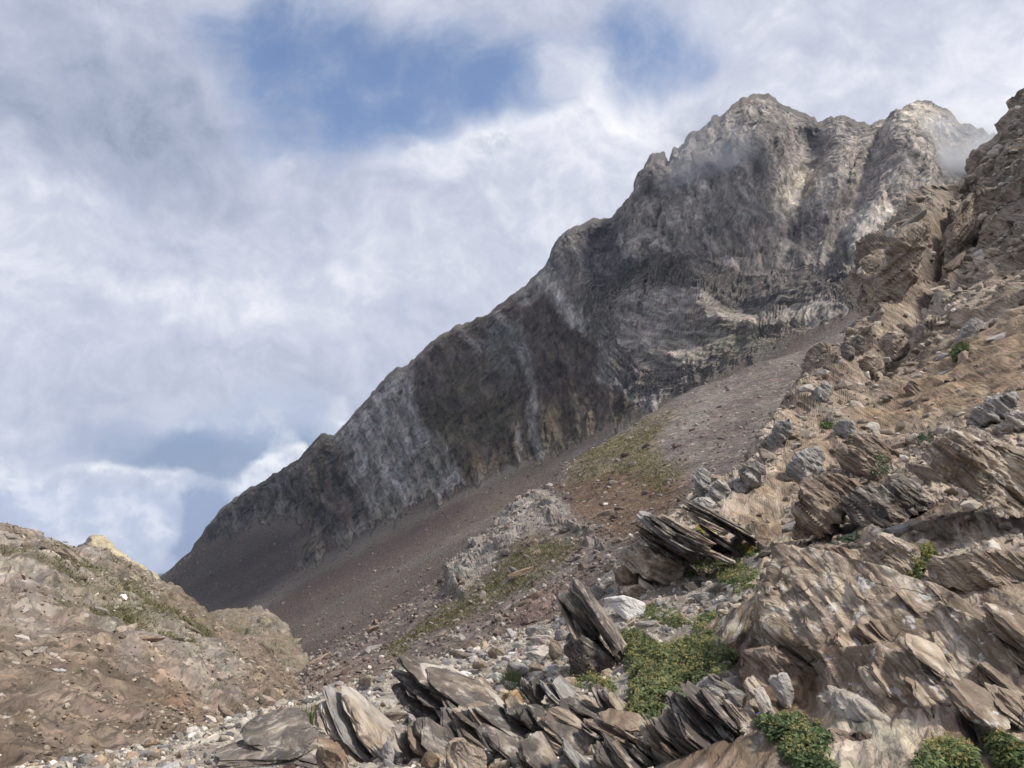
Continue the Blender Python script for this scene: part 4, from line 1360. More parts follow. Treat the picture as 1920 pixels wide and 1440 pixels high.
rock('rock', 'small brown block at the bottom edge left of the tan boulder', [(786, 1425), (806, 1405), (820, 1425), (818, 1450), (792, 1452)], 'brown', rough=0.7)
rock('rock', 'thin grey stone standing between the leaning slabs and beaked outcrop', [(716, 1400), (728, 1388), (738, 1412), (736, 1442), (718, 1440)], 'grey', rough=0.6)
rock('rock', 'smooth pale stone beside the orange boulder, left of it', [(903, 1318), (912, 1313), (926, 1315), (928, 1323), (914, 1326)], 'white', rough=0.4, strat=0.2)

# --- slabs around the plant terrace
o = empty('rock_outcrop', 'tall dark leaning slab with a pale edge left of the yellow-green plant mat', 1100, 1270)
blades(o, (1036, 1128), 9.2, 5, 1.15, 0.7, 0.075, ['tan', 'dark', 'dark', 'dark', 'dark'], dip=(0.78, 0.1, -1.0), seed=40, spread=0.10)
rock('slab', '', [(1058, 1165), (1100, 1190), (1150, 1250), (1165, 1300), (1110, 1290), (1060, 1268), (1050, 1232), (1060, 1200)], 'dark', parent=o, strat=1.2, depth=9.0)
o = empty('rock_outcrop', 'stack of dark layered slabs above the plant terrace', 1300, 1050)
blades(o, (1184, 1004), 12.3, 8, 1.45, 0.9, 0.07, ['dark', 'dark', 'tan', 'dark', 'grey'], dip=(1, 0.1, -0.62), seed=50)
blades(o, (1285, 975), 12.8, 7, 1.3, 0.9, 0.07, ['dark', 'tan', 'dark', 'dark'], dip=(1, 0.1, -0.55), seed=51)
blades(o, (1262, 1020), 11.8, 4, 1.1, 0.7, 0.05, ['dark', 'dark', 'tan'], dip=(1, 0.1, -0.42), seed=52)
rock('slab', '', [(1196, 985), (1225, 965), (1290, 995), (1400, 1010), (1435, 1030), (1372, 1048), (1282, 1040), (1210, 1022)], 'dark', parent=o, strat=1.4)
rock('rock', 'tan block overhanging the gap below the dark stacked slabs', [(1160, 1034), (1181, 1019), (1222, 1034), (1282, 1058), (1270, 1096), (1246, 1104), (1200, 1084), (1168, 1060)], 'tan', strat=1.2)
rock('rock', 'brown crumbling block under the tan overhang', [(1150, 1070), (1172, 1062), (1215, 1092), (1205, 1110), (1158, 1106)], 'brown')
rock('boulder', 'white quartz boulder beside the tall dark slab', [(1130, 1126), (1146, 1116), (1168, 1118), (1186, 1118), (1207, 1132), (1205, 1156), (1165, 1154), (1144, 1142)], 'white', cat='boulder', rough=0.7, strat=0.2)
rock('rock', 'tan stone right behind the white quartz boulder', [(1152, 1103), (1200, 1096), (1213, 1113), (1190, 1122), (1155, 1118)], 'tan', rough=0.7)
rock('rock', 'grey stone touching the white quartz boulder on its left', [(1094, 1112), (1114, 1098), (1133, 1109), (1132, 1126), (1108, 1124)], 'grey', rough=0.7)
rock('rock', 'dark oblong block with a pale end on the terrace gravel', [(1255, 1107), (1275, 1094), (1316, 1088), (1324, 1104), (1300, 1114), (1260, 1116)], 'dark', rough=0.5, strat=0.6)
rock('rock', 'flat white stone lying in the plants below the stacked slabs', [(1354, 1101), (1368, 1096), (1387, 1093), (1390, 1102), (1364, 1109)], 'white', rough=0.5)
rock('rock', 'flat grey slate below the dark oblong block', [(1293, 1115), (1318, 1111), (1342, 1115), (1340, 1127), (1305, 1128)], 'grey', rough=0.5)
rock('rock', 'thin tan splinter under the overhanging tan block', [(1190, 1078), (1215, 1094), (1240, 1108), (1222, 1110), (1196, 1096)], 'tan', rough=0.5)
rock('rock', 'pale stick-like sliver lying across the plant mat', [(1194, 1170), (1204, 1172), (1246, 1208), (1238, 1212), (1212, 1192)], 'cream', rough=0.3, thick=0.05)

# --- big rocks at lower right
BIG = rock('rock_outcrop', 'broad tan schist rock with streaked layers filling the lower right', [(1440, 1090, 7.2), (1478, 1048, 7.6), (1600, 1070, 7.4), (1720, 1098, 7.0), (1830, 1140, 6.4), (1960, 1215, 5.6), (2060, 1300, 4.9), (2060, 1520, 4.2), (1900, 1470, 4.7), (1760, 1390, 5.4), (1600, 1310, 6.1), (1490, 1230, 6.6), (1430, 1170, 6.9)],
     'streak', thick=1.6, cat='outcrop', strat=0.4, rough=0.5, res=80, sink=0, front=0.12, lean=(0.1, 0, -0.3))
rock('rock_outcrop', 'overhanging cream nose of rock above the plant mat', [(1334, 1180), (1381, 1138), (1436, 1086), (1458, 1046), (1500, 1075), (1540, 1150), (1520, 1215), (1470, 1222), (1400, 1215), (1350, 1200)], 'streak', depth=7.0, thick=0.9, cat='outcrop', strat=0.7, rough=0.7, res=44, sink=0)
LONG = rock('rock_outcrop', 'long streaked slab dipping to the lower right corner', [(1640, 1120, 6.9), (1720, 1100, 6.9), (1880, 1185, 5.9), (2010, 1290, 5.0), (2010, 1400, 4.5), (1850, 1330, 5.3), (1730, 1230, 6.1)], 'streak', thick=0.7, cat='outcrop', strat=0.5, rough=0.5, res=60, sink=0, front=0.15)
LOW = rock('rock_outcrop', 'low streaked tan rock running to the bottom right corner', [(1520, 1245, 6.2), (1600, 1215, 6.3), (1760, 1260, 5.9), (1900, 1330, 5.2), (2060, 1420, 4.5), (2060, 1600, 3.9), (1900, 1580, 4.1), (1740, 1450, 4.9), (1600, 1350, 5.6)], 'streak', thick=1.0, cat='outcrop', strat=0.5, rough=0.55, res=66, sink=0, front=0.12, lean=(0.1, 0, -0.2))
rock('rock', 'weathered brown rock face in the hollow under the cream nose', [(1390, 1225), (1470, 1215), (1530, 1250), (1540, 1300), (1490, 1345), (1420, 1340), (1390, 1290)], 'brown', depth=6.5, strat=0.6, rough=1.2)
rock('rock_outcrop', 'cracked pale grey rock in front of the brown hollow', [(1490, 1340), (1526, 1280), (1590, 1308), (1682, 1318), (1715, 1352), (1752, 1408), (1735, 1470), (1590, 1480), (1545, 1400)], 'cream', depth=5.4, cat='outcrop', strat=0.7, rough=0.9, res=42)
rock('rock', 'brown blocky rock at the bottom edge between two green plants', [(1546, 1375), (1575, 1362), (1640, 1385), (1700, 1440), (1690, 1480), (1590, 1490), (1560, 1430)], 'brown', depth=5.0, strat=1.0)
o = empty('rock_slab', 'dark slabs with a broad tan top edge at the bottom centre', 1300, 1430, 'slab', 5.6)
rock('slab', '', [(1225, 1350), (1270, 1342), (1345, 1310), (1386, 1340), (1430, 1394), (1490, 1456), (1500, 1500), (1190, 1500), (1190, 1420)], 'dark', parent=o, strat=1.0, res=44, depth=5.7, thick=0.8)
blades(o, (1205, 1372), 5.5, 13, 0.95, 0.5, 0.045, ['dark', 'brown', 'dark', 'dark', 'tan', 'dark', 'tan'], dip=(1, 0.1, -0.80), seed=60, spread=0.3)
blades(o, (1300, 1330), 5.5, 6, 0.95, 0.35, 0.034, ['dark', 'tan', 'tan'], dip=(1, 0.1, -0.95), seed=61)
rock('rock_slab', 'narrow tan plank of rock along the top of the dark bottom slab', [(1335, 1300), (1350, 1294), (1388, 1328), (1440, 1388), (1500, 1452), (1470, 1462), (1400, 1385)], 'tan', strat=1.4, depth=5.45, thick=0.3)
rock('rock', 'light knobbly rock between the plant mat and dark bottom slab', [(1290, 1292), (1312, 1275), (1336, 1268), (1392, 1306), (1372, 1318), (1300, 1324)], 'grey', strat=1.2)
for ol, mt, lb in (([(1392, 1282), (1404, 1266), (1420, 1285), (1436, 1330), (1415, 1335), (1400, 1310)], 'tan', 'first upright shard in the brown hollow, nearest the plant mat'),
                   ([(1414, 1294), (1428, 1288), (1452, 1342), (1446, 1356), (1424, 1338)], 'cream', 'pale second upright shard in the brown hollow'),
                   ([(1442, 1270), (1470, 1262), (1488, 1300), (1482, 1330), (1458, 1322)], 'grey', 'broad grey upright shard in the brown hollow')):
    rock('rock_shard', lb, ol, mt, rough=0.6, strat=1.0)
rock('rock', 'rounded grey stone behind the dark bottom slab', [(1355, 1300), (1372, 1294), (1390, 1303), (1388, 1320), (1366, 1322)], 'grey', rough=0.5, strat=0.3, depth=6.3)

# thin plates of the big rocks, broken off in ledges
bpy.context.view_layer.update()
for k, (tx, ty, L, c_) in enumerate([(1448, 1105, 0.9, 3), (1490, 1070, 1.1, 3), (1520, 1150, 0.9, 3), (1570, 1095, 1.2, 3), (1590, 1190, 0.9, 4), (1650, 1125, 1.2, 3), (1660, 1225, 0.8, 3), (1720, 1130, 1.1, 3), (1730, 1215, 1.0, 4), (1800, 1165, 1.0, 3), (1790, 1270, 0.9, 3), (1870, 1220, 0.9, 3),
                                     (1600, 1290, 0.8, 3), (1690, 1310, 0.9, 3), (1760, 1350, 0.8, 3), (1850, 1320, 0.8, 3), (1840, 1410, 0.7, 3), (1470, 1160, 0.7, 3), (1540, 1235, 0.7, 3)]):
    hits = [(h[0].y, ob) for ob in (BIG, LONG, LOW) for h in [ground_hit(tx, ty, (ob,))] if h]
    if hits:
        dd, host = min(hits, key=lambda q: q[0])
        blades(host, (tx, ty), dd - 0.20, c_, L, 0.46, 0.045, [['streak', 'tan', 'streak'], ['streak', 'brown', 'streak'], ['tan', 'dark', 'streak']][k % 3], dip=(1, 0.12 - 0.25 * (tx > 1700), -0.72 + 0.08 * math.sin(k * 2.1)), strike=(0.40, 1, 0.42), seed=200 + k, fan=0.05, spread=0.3)

# --- blocks up the right slope
for ol, mt, lb in (([(1496, 1037), (1520, 1028), (1560, 1024), (1610, 1022), (1608, 1066), (1578, 1076), (1508, 1064)], 'brown', 'brown block above the overhanging cream nose'),
                   ([(1612, 1018), (1642, 1005), (1713, 1019), (1722, 1058), (1688, 1090), (1640, 1074), (1610, 1062)], 'tan', 'square tan block left of the yellow-flowered plant'),
                   ([(1732, 1066), (1758, 1044), (1817, 1030), (1880, 1034), (1960, 1040), (1960, 1110), (1817, 1108), (1740, 1100)], 'tan', 'wide flat-topped tan block at the right edge behind the flowered plant'),
                   ([(1482, 1000), (1506, 900), (1556, 886), (1622, 922), (1600, 985), (1530, 1015), (1478, 1046)], 'brown', 'dark lichen-covered rock face right of the stacked slabs'),
                   ([(1566, 950), (1620, 912), (1700, 905), (1740, 945), (1690, 985), (1600, 1005)], 'dark', 'dark broken ledge below the small shrub'),
                   ([(1688, 858), (1720, 838), (1786, 812), (1852, 822), (1960, 862), (1980, 960), (1940, 1010), (1820, 945), (1752, 900)], 'streak', 'wide pale tan bedding slab below the grey boulder at right'),
                   ([(1578, 830), (1597, 808), (1625, 818), (1688, 852), (1684, 872), (1622, 862)], 'brown', 'upper brown leaf of rock above the small shrub'),
                   ([(1560, 852), (1585, 838), (1640, 862), (1672, 890), (1640, 900), (1575, 880)], 'brown', 'lower brown leaf of rock above the small shrub'),
                   ([(1470, 880), (1490, 850), (1530, 838), (1548, 870), (1535, 905), (1490, 915)], 'grey', 'rounded pinkish grey rock beside the orange earth streak'),
                   ([(1560, 805), (1580, 788), (1600, 790), (1604, 812), (1585, 825)], 'grey', 'grey knob on the slope above the brown leaves of rock'),
                   ([(1692, 730), (1700, 716), (1715, 712), (1724, 726), (1718, 742), (1698, 744)], 'brown', 'rounded brown boulder on the orange earth'),
                   ([(1808, 802), (1822, 766), (1864, 742), (1904, 738), (1924, 756), (1880, 786), (1856, 802), (1824, 812)], 'grey', 'big smooth grey boulder near the right edge'),
                   ([(1860, 800), (1890, 775), (1960, 765), (1960, 800), (1890, 815)], 'cream', 'thin pale slates piled behind the big grey boulder'),
                   ([(1783, 643), (1800, 622), (1824, 598), (1847, 584), (1842, 610), (1830, 630), (1798, 650)], 'grey', 'steep grey slab leaning below the cliff'),
                   ([(1300, 882), (1314, 873), (1332, 890), (1330, 924), (1316, 938), (1300, 926)], 'grey', 'upright grey boulder on the skyline of the rib, lowest of the big ones'),
                   ([(1318, 938), (1332, 908), (1358, 899), (1366, 923), (1346, 944)], 'grey', 'pale boulder right of the upright grey boulder on the rib'),
                   ([(1296, 940), (1318, 932), (1340, 945), (1330, 962), (1300, 960)], 'grey', 'squat pale rock just above the dark stacked slabs'),
                   ([(1362, 905), (1395, 880), (1425, 850), (1440, 860), (1420, 900), (1385, 925)], 'grey', 'pale cracked rock band along the rib crest'),
                   ([(1430, 830), (1455, 795), (1480, 785), (1485, 812), (1455, 845)], 'grey', 'grey jagged rock on the rib crest below the boulder cluster'),
                   ([(1520, 735), (1545, 716), (1560, 722), (1552, 750), (1520, 762)], 'grey', 'grey rock on the upper rib crest'),
                   ([(1572, 650), (1586, 640), (1600, 645), (1602, 672), (1580, 678)], 'dark', 'dark squarish boulder at the top of the rib'),
                   ([(1595, 640), (1606, 628), (1622, 634), (1620, 662), (1600, 668)], 'dark', 'second dark boulder at the top of the rib, right of the squarish one'),
                   ([(1640, 640), (1665, 622), (1700, 632), (1708, 660), (1680, 672), (1648, 668)], 'tan', 'rounded pinkish boulder under the cliff foot'),
                   ([(1600, 690), (1625, 665), (1650, 668), (1655, 690), (1625, 702)], 'tan', 'tan boulder below the rounded pinkish boulder'),
                   ([(1638, 540), (1648, 505), (1680, 445), (1740, 400), (1772, 392), (1742, 470), (1712, 520), (1690, 560), (1650, 575)], 'tan', 'leaning brown rock pillar left of the dark cleft'),
                   ([(1790, 400), (1830, 360), (1850, 380), (1820, 450), (1770, 520), (1745, 520), (1765, 450)], 'tan', 'fissured brown rock right of the dark cleft')):
    cliff_rock = max(q[1] for q in ol) < 710
    rock('rock', lb, ol, mt, strat=0.6 if cliff_rock else 1.1, lf=LF2 if cliff_rock else None)

# --- rubble heap on the shelf left of the tall slab
rub = [(1003, 1184, 45, 20, 'grey'), (1016, 1200, 48, 18, 'cream'), (1050, 1190, 28, 22, 'grey'), (1039, 1219, 28, 38, 'tan'), (1003, 1229, 52, 20, 'cream'), (966, 1256, 42, 32, 'grey'), (928, 1226, 40, 20, 'brown'),
       (897, 1250, 32, 30, 'tan'), (934, 1260, 26, 20, 'cream'), (931, 1270, 36, 16, 'white'), (1038, 1254, 38, 16, 'white'), (1044, 1243, 30, 9, 'tan'), (975, 1212, 30, 14, 'cream'), (950, 1236, 26, 16, 'cream'),
       (985, 1245, 24, 14, 'grey'), (1020, 1246, 22, 14, 'grey'), (905, 1232, 24, 12, 'grey'), (780, 1285, 30, 10, 'tan'), (636, 1288, 34, 12, 'brown'), (160, 1424, 32, 22, 'grey'), (1055, 1216, 16, 18, 'cream'), (870, 1265, 22, 14, 'white')]
for i, (x, y, wd, ht, mt) in enumerate(rub):
    rs = np.random.RandomState(500 + i)
    a = np.sort(rs.uniform(0, 2 * math.pi, 8)) * 0.3 + np.linspace(0, 2 * math.pi, 9)[:8] * 0.8
    ol = [(x + wd / 2 * math.cos(t) * rs.uniform(0.85, 1.1), y + ht / 2 * math.sin(t) * rs.uniform(0.85, 1.1)) for t in a]
    rock('stone', {'grey': 'large grey stone in the rubble left of the tall dark slab', 'cream': 'large cream stone in the rubble left of the tall dark slab', 'tan': 'large tan stone in the rubble along the shelf edge',
                   'brown': 'large brown stone in the rubble along the shelf edge', 'white': 'large white stone in the rubble left of the tall dark slab'}[mt], ol, mt, rough=0.6, strat=0.5, cat='stone', group='large stones of the rubble heap', res=10)
print('rocks', time.time() - T0)

# ------------------------------------------------------------------ loose stones
ICO_V = []
ph = (1 + 5 ** 0.5) / 2
for a in (-1, 1):
    for b in (-ph, ph):
        ICO_V += [(0, a, b), (a, b, 0), (b, 0, a)]
ICO_V = np.array(ICO_V) / math.hypot(1, ph)
_bm = bmesh.new()
for v in ICO_V:
    _bm.verts.new(v)
bmesh.ops.convex_hull(_bm, input=_bm.verts)
_bm.verts.ensure_lookup_table()
_bm.verts.index_update()
bmesh.ops.recalc_face_normals(_bm, faces=_bm.faces)
ICO_V = np.array([tuple(v.co) for v in _bm.verts])
ICO_F = np.array([[v.index for v in f.verts] for f in _bm.faces])
_bm.free()


def rand_rot(rs, n, flat=None):
    q = rs.normal(size=(n, 4))
    if flat is not None:
        q[:, 1:3] *= flat
    q /= np.linalg.norm(q, axis=1)[:, None]
    w, x, y, z = q.T
    return np.stack([1 - 2 * (y * y + z * z), 2 * (x * y - z * w), 2 * (x * z + y * w), 2 * (x * y + z * w), 1 - 2 * (x * x + z * z), 2 * (y * z - x * w), 2 * (x * z - y * w), 2 * (y * z + x * w), 1 - 2 * (x * x + y * y)], 1).reshape(-1, 3, 3)


def px_pick(rs, P, X, Y, mask, count, keep=None):
    """Pick surface points evenly over what the view shows of the surface."""
    ok = mask & (X > -60) & (X < 1980) & (Y < 1500)
    idx = np.nonzero(ok)[0]
    w = np.ones(len(idx)) if keep is None else keep[idx]
    return rs.choice(idx, min(count, len(idx)), replace=False, p=w / w.sum())


def stone_mass(name, label, pts, nrm, sizes, cols, mat, seed, sink=0.25, flat=0.55):
    """Stones too many and too small to tell apart: one mass of real little rocks."""
    rs = np.random.RandomState(seed)
    n = len(pts)
    V = ICO_V[None] * rs.uniform(0.72, 1.15, (n, 12, 1))
    V = np.sign(V) * np.abs(V) ** 0.6 * rs.uniform(0.75, 1.15, (n, 12, 3))
    S = np.stack([rs.uniform(0.8, 1.5, n), rs.uniform(0.6, 1.1, n), rs.uniform(0.3, 0.3 + flat, n)], 1)
    V = V * S[:, None, :] * sizes[:, None, None] * 0.5
    V = np.einsum('nij,nkj->nki', rand_rot(rs, n, 0.35), V)
    V = V + (pts + nrm * (sizes * 0.12)[:, None])[:, None, :]
    Fc = (ICO_F[None] + (np.arange(n) * 12)[:, None, None]).reshape(-1, 3)
    C = np.repeat(cols, 12, 0)
    me = mesh_from(name, V.reshape(-1, 3), Fc, C, False)
    me.materials.append(mat)
    o = bpy.data.objects.new(name, me)
    COL.objects.link(o)
    o['kind'] = 'stuff'
    o['label'] = label
    return o


def pebble_material(name, fine):
    m = bpy.data.materials.new(name)
    m.use_nodes = True
    t = NT(m.node_tree)
    t.n.clear()
    pos = t.new('ShaderNodeNewGeometry').outputs['Position']
    base = t.new('ShaderNodeAttribute', attribute_name='col').outputs['Color']
    n = t.noise(pos, 1.0 / fine, 5, 0.65)
    col = t.vmath('MULTIPLY', base, t.math('POWER', 2.0, t.mapr(n, 0.25, 0.75, -0.7, 0.7)))
    b = t.new('ShaderNodeBsdfPrincipled')
    t.l.new(col, b.inputs['Base Color'])
    b.inputs['Roughness'].default_value = 0.85
    b.inputs['Specular IOR Level'].default_value = 0.2
    t.l.new(b.outputs[0], t.new('ShaderNodeOutputMaterial').inputs['Surface'])
    return m


def palette(rs, n, cols, wts, jit=0.25):
    c = np.array(cols)[rs.choice(len(cols), n, p=np.array(wts) / np.sum(wts))]
    return c * np.exp(rs.normal(size=(n, 1)) * jit)


rs = np.random.RandomState(77)
PEB = pebble_material('pebble', 0.03)
COB = pebble_material('scree_cobble', 0.25)
dep = SL_P[:, 1]
edge = (SL_Y > 1130) & (dep > 5) & (SL_X < 1110)
i = px_pick(rs, SL_P, SL_X, SL_Y, (SL_G > 0.55) & (dep > 3.5), 8500, keep=np.where(SL_X < 1110, 1.0, 0.35))
sz = np.clip(rs.lognormal(math.log(0.042), 0.5, len(i)), 0.018, 0.14) * (0.6 + dep[i] / 16)
stone_mass('gravel', 'pale grey and tan gravel covering the shelf', SL_P[i], SL_N[i], sz, palette(rs, len(i), [(0.40, 0.365, 0.31), (0.33, 0.285, 0.23), (0.22, 0.21, 0.20), (0.50, 0.47, 0.42), (0.27, 0.205, 0.145)], [4, 4.5, 2.5, 0.7, 1.8]), PEB, 1)
rk = (SL_G < 0.4) & (dep > 9) & (dep < 60)
i = px_pick(rs, SL_P, SL_X, SL_Y, rk, 2300, keep=1.02 - 0.9 * SL_E)
sz = np.clip(rs.lognormal(math.log(0.10), 0.5, len(i)), 0.04, 0.4) * (0.4 + dep[i] / 20)
stone_mass('rubble', 'small broken stones strewn over the rocky slope', SL_P[i], SL_N[i], sz, palette(rs, len(i), [(0.38, 0.33, 0.27), (0.27, 0.225, 0.175), (0.20, 0.165, 0.13), (0.46, 0.42, 0.36)], [3, 4, 3, 1]), COB, 2)
i = px_pick(rs, SC_P, SC_X, SC_Y, (SC_P[:, 1] > 36) & (SC_P[:, 1] < 190), 6800, keep=np.clip((SC_Y - 650) / 500, 0.15, 1.0) ** 1.5)
sz = np.clip(rs.lognormal(math.log(0.26), 0.5, len(i)), 0.10, 1.2) * (0.45 + SC_P[i, 1] / 140)
stone_mass('scree', 'loose brown stones of the scree slope', SC_P[i], SC_N[i], sz, palette(rs, len(i), [(0.20, 0.165, 0.14), (0.15, 0.11, 0.092), (0.26, 0.225, 0.195), (0.38, 0.35, 0.31)], [4, 4, 2.5, 0.9]), COB, 3)
mp, mn, mx, my, mm = MTV
i = px_pick(rs, mp, mx, my, (mm > 0.8) & (my < 1240), 4000, keep=np.clip((my - 600) / 500, 0.1, 1))
sz = np.clip(rs.lognormal(math.log(0.62), 0.42, len(i)), 0.3, 2.2)
stone_mass('far_scree', 'loose dark stones of the scree under the cliffs', mp[i], mn[i], sz, palette(rs, len(i), [(0.17, 0.14, 0.12), (0.12, 0.095, 0.083), (0.23, 0.20, 0.175), (0.36, 0.33, 0.30)], [4, 4, 2, 0.6]), COB, 5)
hp, hn, hx, hy, hg = HILL
i = px_pick(rs, hp, hx, hy, (hp[:, 1] > 19) & (hp[:, 1] < 92), 5500, keep=0.08 + np.clip(fbm(hp / 6, 3, seed=3) * 2 + 0.3, 0, 1))
sz = np.clip(rs.lognormal(math.log(0.11), 0.5, len(i)), 0.05, 0.5) * (0.45 + hp[i, 1] / 60)
stone_mass('hill_stones', 'loose tan stones strewn over the hill', hp[i], hn[i], sz, palette(rs, len(i), [(0.25, 0.20, 0.152), (0.17, 0.13, 0.097), (0.33, 0.28, 0.225), (0.48, 0.43, 0.36)], [4, 4.5, 1.6, 0.3]), COB, 4)

# countable stones: a few shapes, shared between copies
SHAPES = []
for k in range(9):
    r = np.random.RandomState(900 + k)
    planes = []
    for _ in range(13):
        d = unit(r.normal(size=3))
        planes.append((d, r.uniform(0.36, 0.52)))
    for s_ in (-1, 1):
        planes.append((unit(np.array([0, 0, s_]) + r.normal(size=3) * 0.12), r.uniform(0.16, 0.34)))
    v, q = polytope(9, np.eye(3), [1, 0.8, 0.5], planes, 55)
    nn = quad_normals(v, q)
    f = v.astype(np.float32)
    v = v + nn * (0.03 * facet(f / np.float32([0.5, 0.4, 0.12]), k, 0.6) + 0.02 * fbm(f / 0.3, 3, seed=k))[:, None]
    SHAPES.append((v * np.array([1.25, 0.9, 1.0]), q))
STONE_ME = {}


def stone(kind, mt, p, n, size, label, group, seed, cat='stone'):
    r = np.random.RandomState(seed)
    k = r.randint(len(SHAPES))
    if (k, mt) not in STONE_ME:
        me = mesh_from('stone_shape', SHAPES[k][0], SHAPES[k][1], None, False)
        me.materials.append(MAT['loose_' + mt])
        STONE_ME[(k, mt)] = me
    o = bpy.data.objects.new(kind, STONE_ME[(k, mt)])
    o.location = Vector(p) + Vector(n) * size * 0.10
    q = Vector((0, 0, 1)).rotation_difference(Vector(n)).to_matrix() @ Matrix.Rotation(r.uniform(0, 6.28), 3, 'Z') @ Matrix.Rotation(r.normal() * 0.2, 3, 'X')
    o.rotation_euler = q.to_euler()
    s = r.uniform(0.85, 1.15, 3) * size
    o.scale = tuple(s)
    COL.objects.link(o)
    tag(o, label, cat, group)
    return o


MATW = ['grey', 'cream', 'tan', 'white', 'brown']
i = px_pick(rs, SL_P, SL_X, SL_Y, (SL_G > 0.6) & (dep > 5) & (SL_X < 1120) & (SL_X > 60), 150)
for k, j in enumerate(i):
    mt = rs.choice(MATW, p=[0.3, 0.3, 0.25, 0.05, 0.10])
    stone('stone', mt, SL_P[j], SL_N[j], float(np.clip(rs.lognormal(math.log(0.14), 0.4), 0.08, 0.26)) * (0.15 + dep[j] / 13), 'loose angular %s stone lying among the gravel of the shelf' % mt, 'loose stones on the gravel shelf', 2000 + k)
i = px_pick(rs, SL_P, SL_X, SL_Y, (SL_G > 0.6) & (dep > 5) & (SL_X > 1150) & (SL_X < 1400), 26)
for k, j in enumerate(i):
    mt = rs.choice(MATW, p=[0.4, 0.25, 0.25, 0.05, 0.05])
    stone('stone', mt, SL_P[j], SL_N[j], float(rs.uniform(0.06, 0.16)), 'small %s stone among the plants of the terrace' % mt, 'stones on the plant terrace', 3000 + k)
i = px_pick(rs, SL_P, SL_X, SL_Y, rk & (SL_X > 1280), 60)
for k, j in enumerate(i):
    mt = rs.choice(MATW, p=[0.3, 0.1, 0.4, 0.0, 0.2])
    stone('stone', mt, SL_P[j], SL_N[j], float(rs.uniform(0.16, 0.40)) * (0.3 + dep[j] / 24), 'broken %s rock lying on the steep rocky slope' % mt, 'broken rocks on the steep slope', 4000 + k)
i = px_pick(rs, SC_P, SC_X, SC_Y, (SC_P[:, 1] > 36) & (SC_P[:, 1] < 150) & (SC_Y > 950), 45)
for k, j in enumerate(i):
    mt = rs.choice(['grey', 'brown', 'tan'], p=[0.25, 0.55, 0.2])
    stone('boulder', mt, SC_P[j], SC_N[j], float(rs.uniform(0.5, 1.1)) * (0.4 + SC_P[j, 1] / 110), '%s boulder lying on the scree slope below the spur' % mt, 'boulders on the scree slope', 5000 + k, 'boulder')
i = px_pick(rs, hp, hx, hy, (hp[:, 1] > 20) & (hp[:, 1] < 70), 45)
for k, j in enumerate(i):
    mt = rs.choice(['cream', 'brown', 'tan'], p=[0.35, 0.25, 0.4])
    stone('stone', mt, hp[j], hn[j], float(rs.uniform(0.3, 0.6)) * (0.4 + hp[j, 1] / 60), '%s rock lying loose on the stony hill' % mt, 'loose rocks on the hill', 6000 + k)
for k, (x, y, wd, mt, lb) in enumerate([(1022, 1016, 20, 'cream', 'lone pale block on the grassy part of the scree slope'), (585, 1246, 16, 'brown', 'dark brown block in the valley floor, upper of two'), (600, 1272, 14, 'brown', 'dark brown block in the valley floor, lower of two'),
                                       (75, 1222, 24, 'cream', 'pale block among a row of stones on the hill'), (112, 1258, 14, 'white', 'small white block low on the hill'), (48, 1144, 14, 'cream', 'pale block high on the hill')]):
    h = ground_hit(x, y, (SCREE, HILL_OB))
    if h:
        stone('boulder', mt, h[0], h[1] if h[1].z > 0 else -h[1], wd / F * h[0].y * 0.9, lb, None, 7000 + k, 'boulder')

# ------------------------------------------------------------------ plants
def leaf_material(name, trans=0.25):
    m = bpy.data.materials.new(name)
    m.use_nodes = True
    t = NT(m.node_tree)
    t.n.clear()
    base = t.new('ShaderNodeAttribute', attribute_name='col').outputs['Color']
    b = t.new('ShaderNodeBsdfPrincipled')
    t.l.new(base, b.inputs['Base Color'])
    b.inputs['Roughness'].default_value = 0.6
    b.inputs['Specular IOR Level'].default_value = 0.25
    tr = t.new('ShaderNodeBsdfTranslucent')
    t.l.new(base, tr.inputs['Color'])
    mx = t.new('ShaderNodeMixShader')
    mx.inputs[0].default_value = trans
    t.l.new(b.outputs[0], mx.inputs[1])
    t.l.new(tr.outputs[0], mx.inputs[2])
    t.l.new(mx.outputs[0], t.new('ShaderNodeOutputMaterial').inputs['Surface'])
    return m


LEAF = leaf_material('leaf')
FLOWER = leaf_material('flower_head', 0.3)


def leaves(rs, C, N, size, cols, per=6, droop=0.5, slim=0.42):
    """Rosettes: `per` bent leaflets spread round each centre C with axis N."""
    n = len(C)
    up = N / np.linalg.norm(N, axis=1)[:, None]
    t = np.cross(up, rs.normal(size=(n, 3)))
    t /= np.linalg.norm(t, axis=1)[:, None]
    b = np.cross(up, t)
    Vs, Cs = [], []
    for k in range(per):
        a = 2 * math.pi * k / per + rs.normal(size=n) * 0.25
        dr = (np.cos(a)[:, None] * t + np.sin(a)[:, None] * b)
        sd = np.cross(up, dr)
        L = (size * rs.uniform(0.75, 1.2, n))[:, None]
        lift = rs.uniform(0.15, 0.75, n)[:, None]
        p0 = C
        p1 = C + dr * L * 0.55 + up * L * lift * 0.55 - sd * L * slim * 0.5
        p2 = C + dr * L + up * L * (lift - droop) * 0.8
        p3 = C + dr * L * 0.55 + up * L * lift * 0.55 + sd * L * slim * 0.5
        Vs.append(np.stack([p0, p1, p2, p3], 1))
        Cs.append(np.repeat((cols * np.exp(rs.normal(size=(n, 1)) * 0.18))[:, None, :], 4, 1))
    V = np.concatenate(Vs).reshape(-1, 3)
    Cc = np.concatenate(Cs).reshape(-1, 3)
    Q = np.arange(len(V)).reshape(-1, 4)
    return V, Q, Cc


def obj(name, V, Q, C, mat, parent):
    me = mesh_from(name, V - np.array(parent.location), Q, C, False)
    me.materials.append(mat)
    o = bpy.data.objects.new(name, me)
    COL.objects.link(o)
    o.parent = parent
    return o


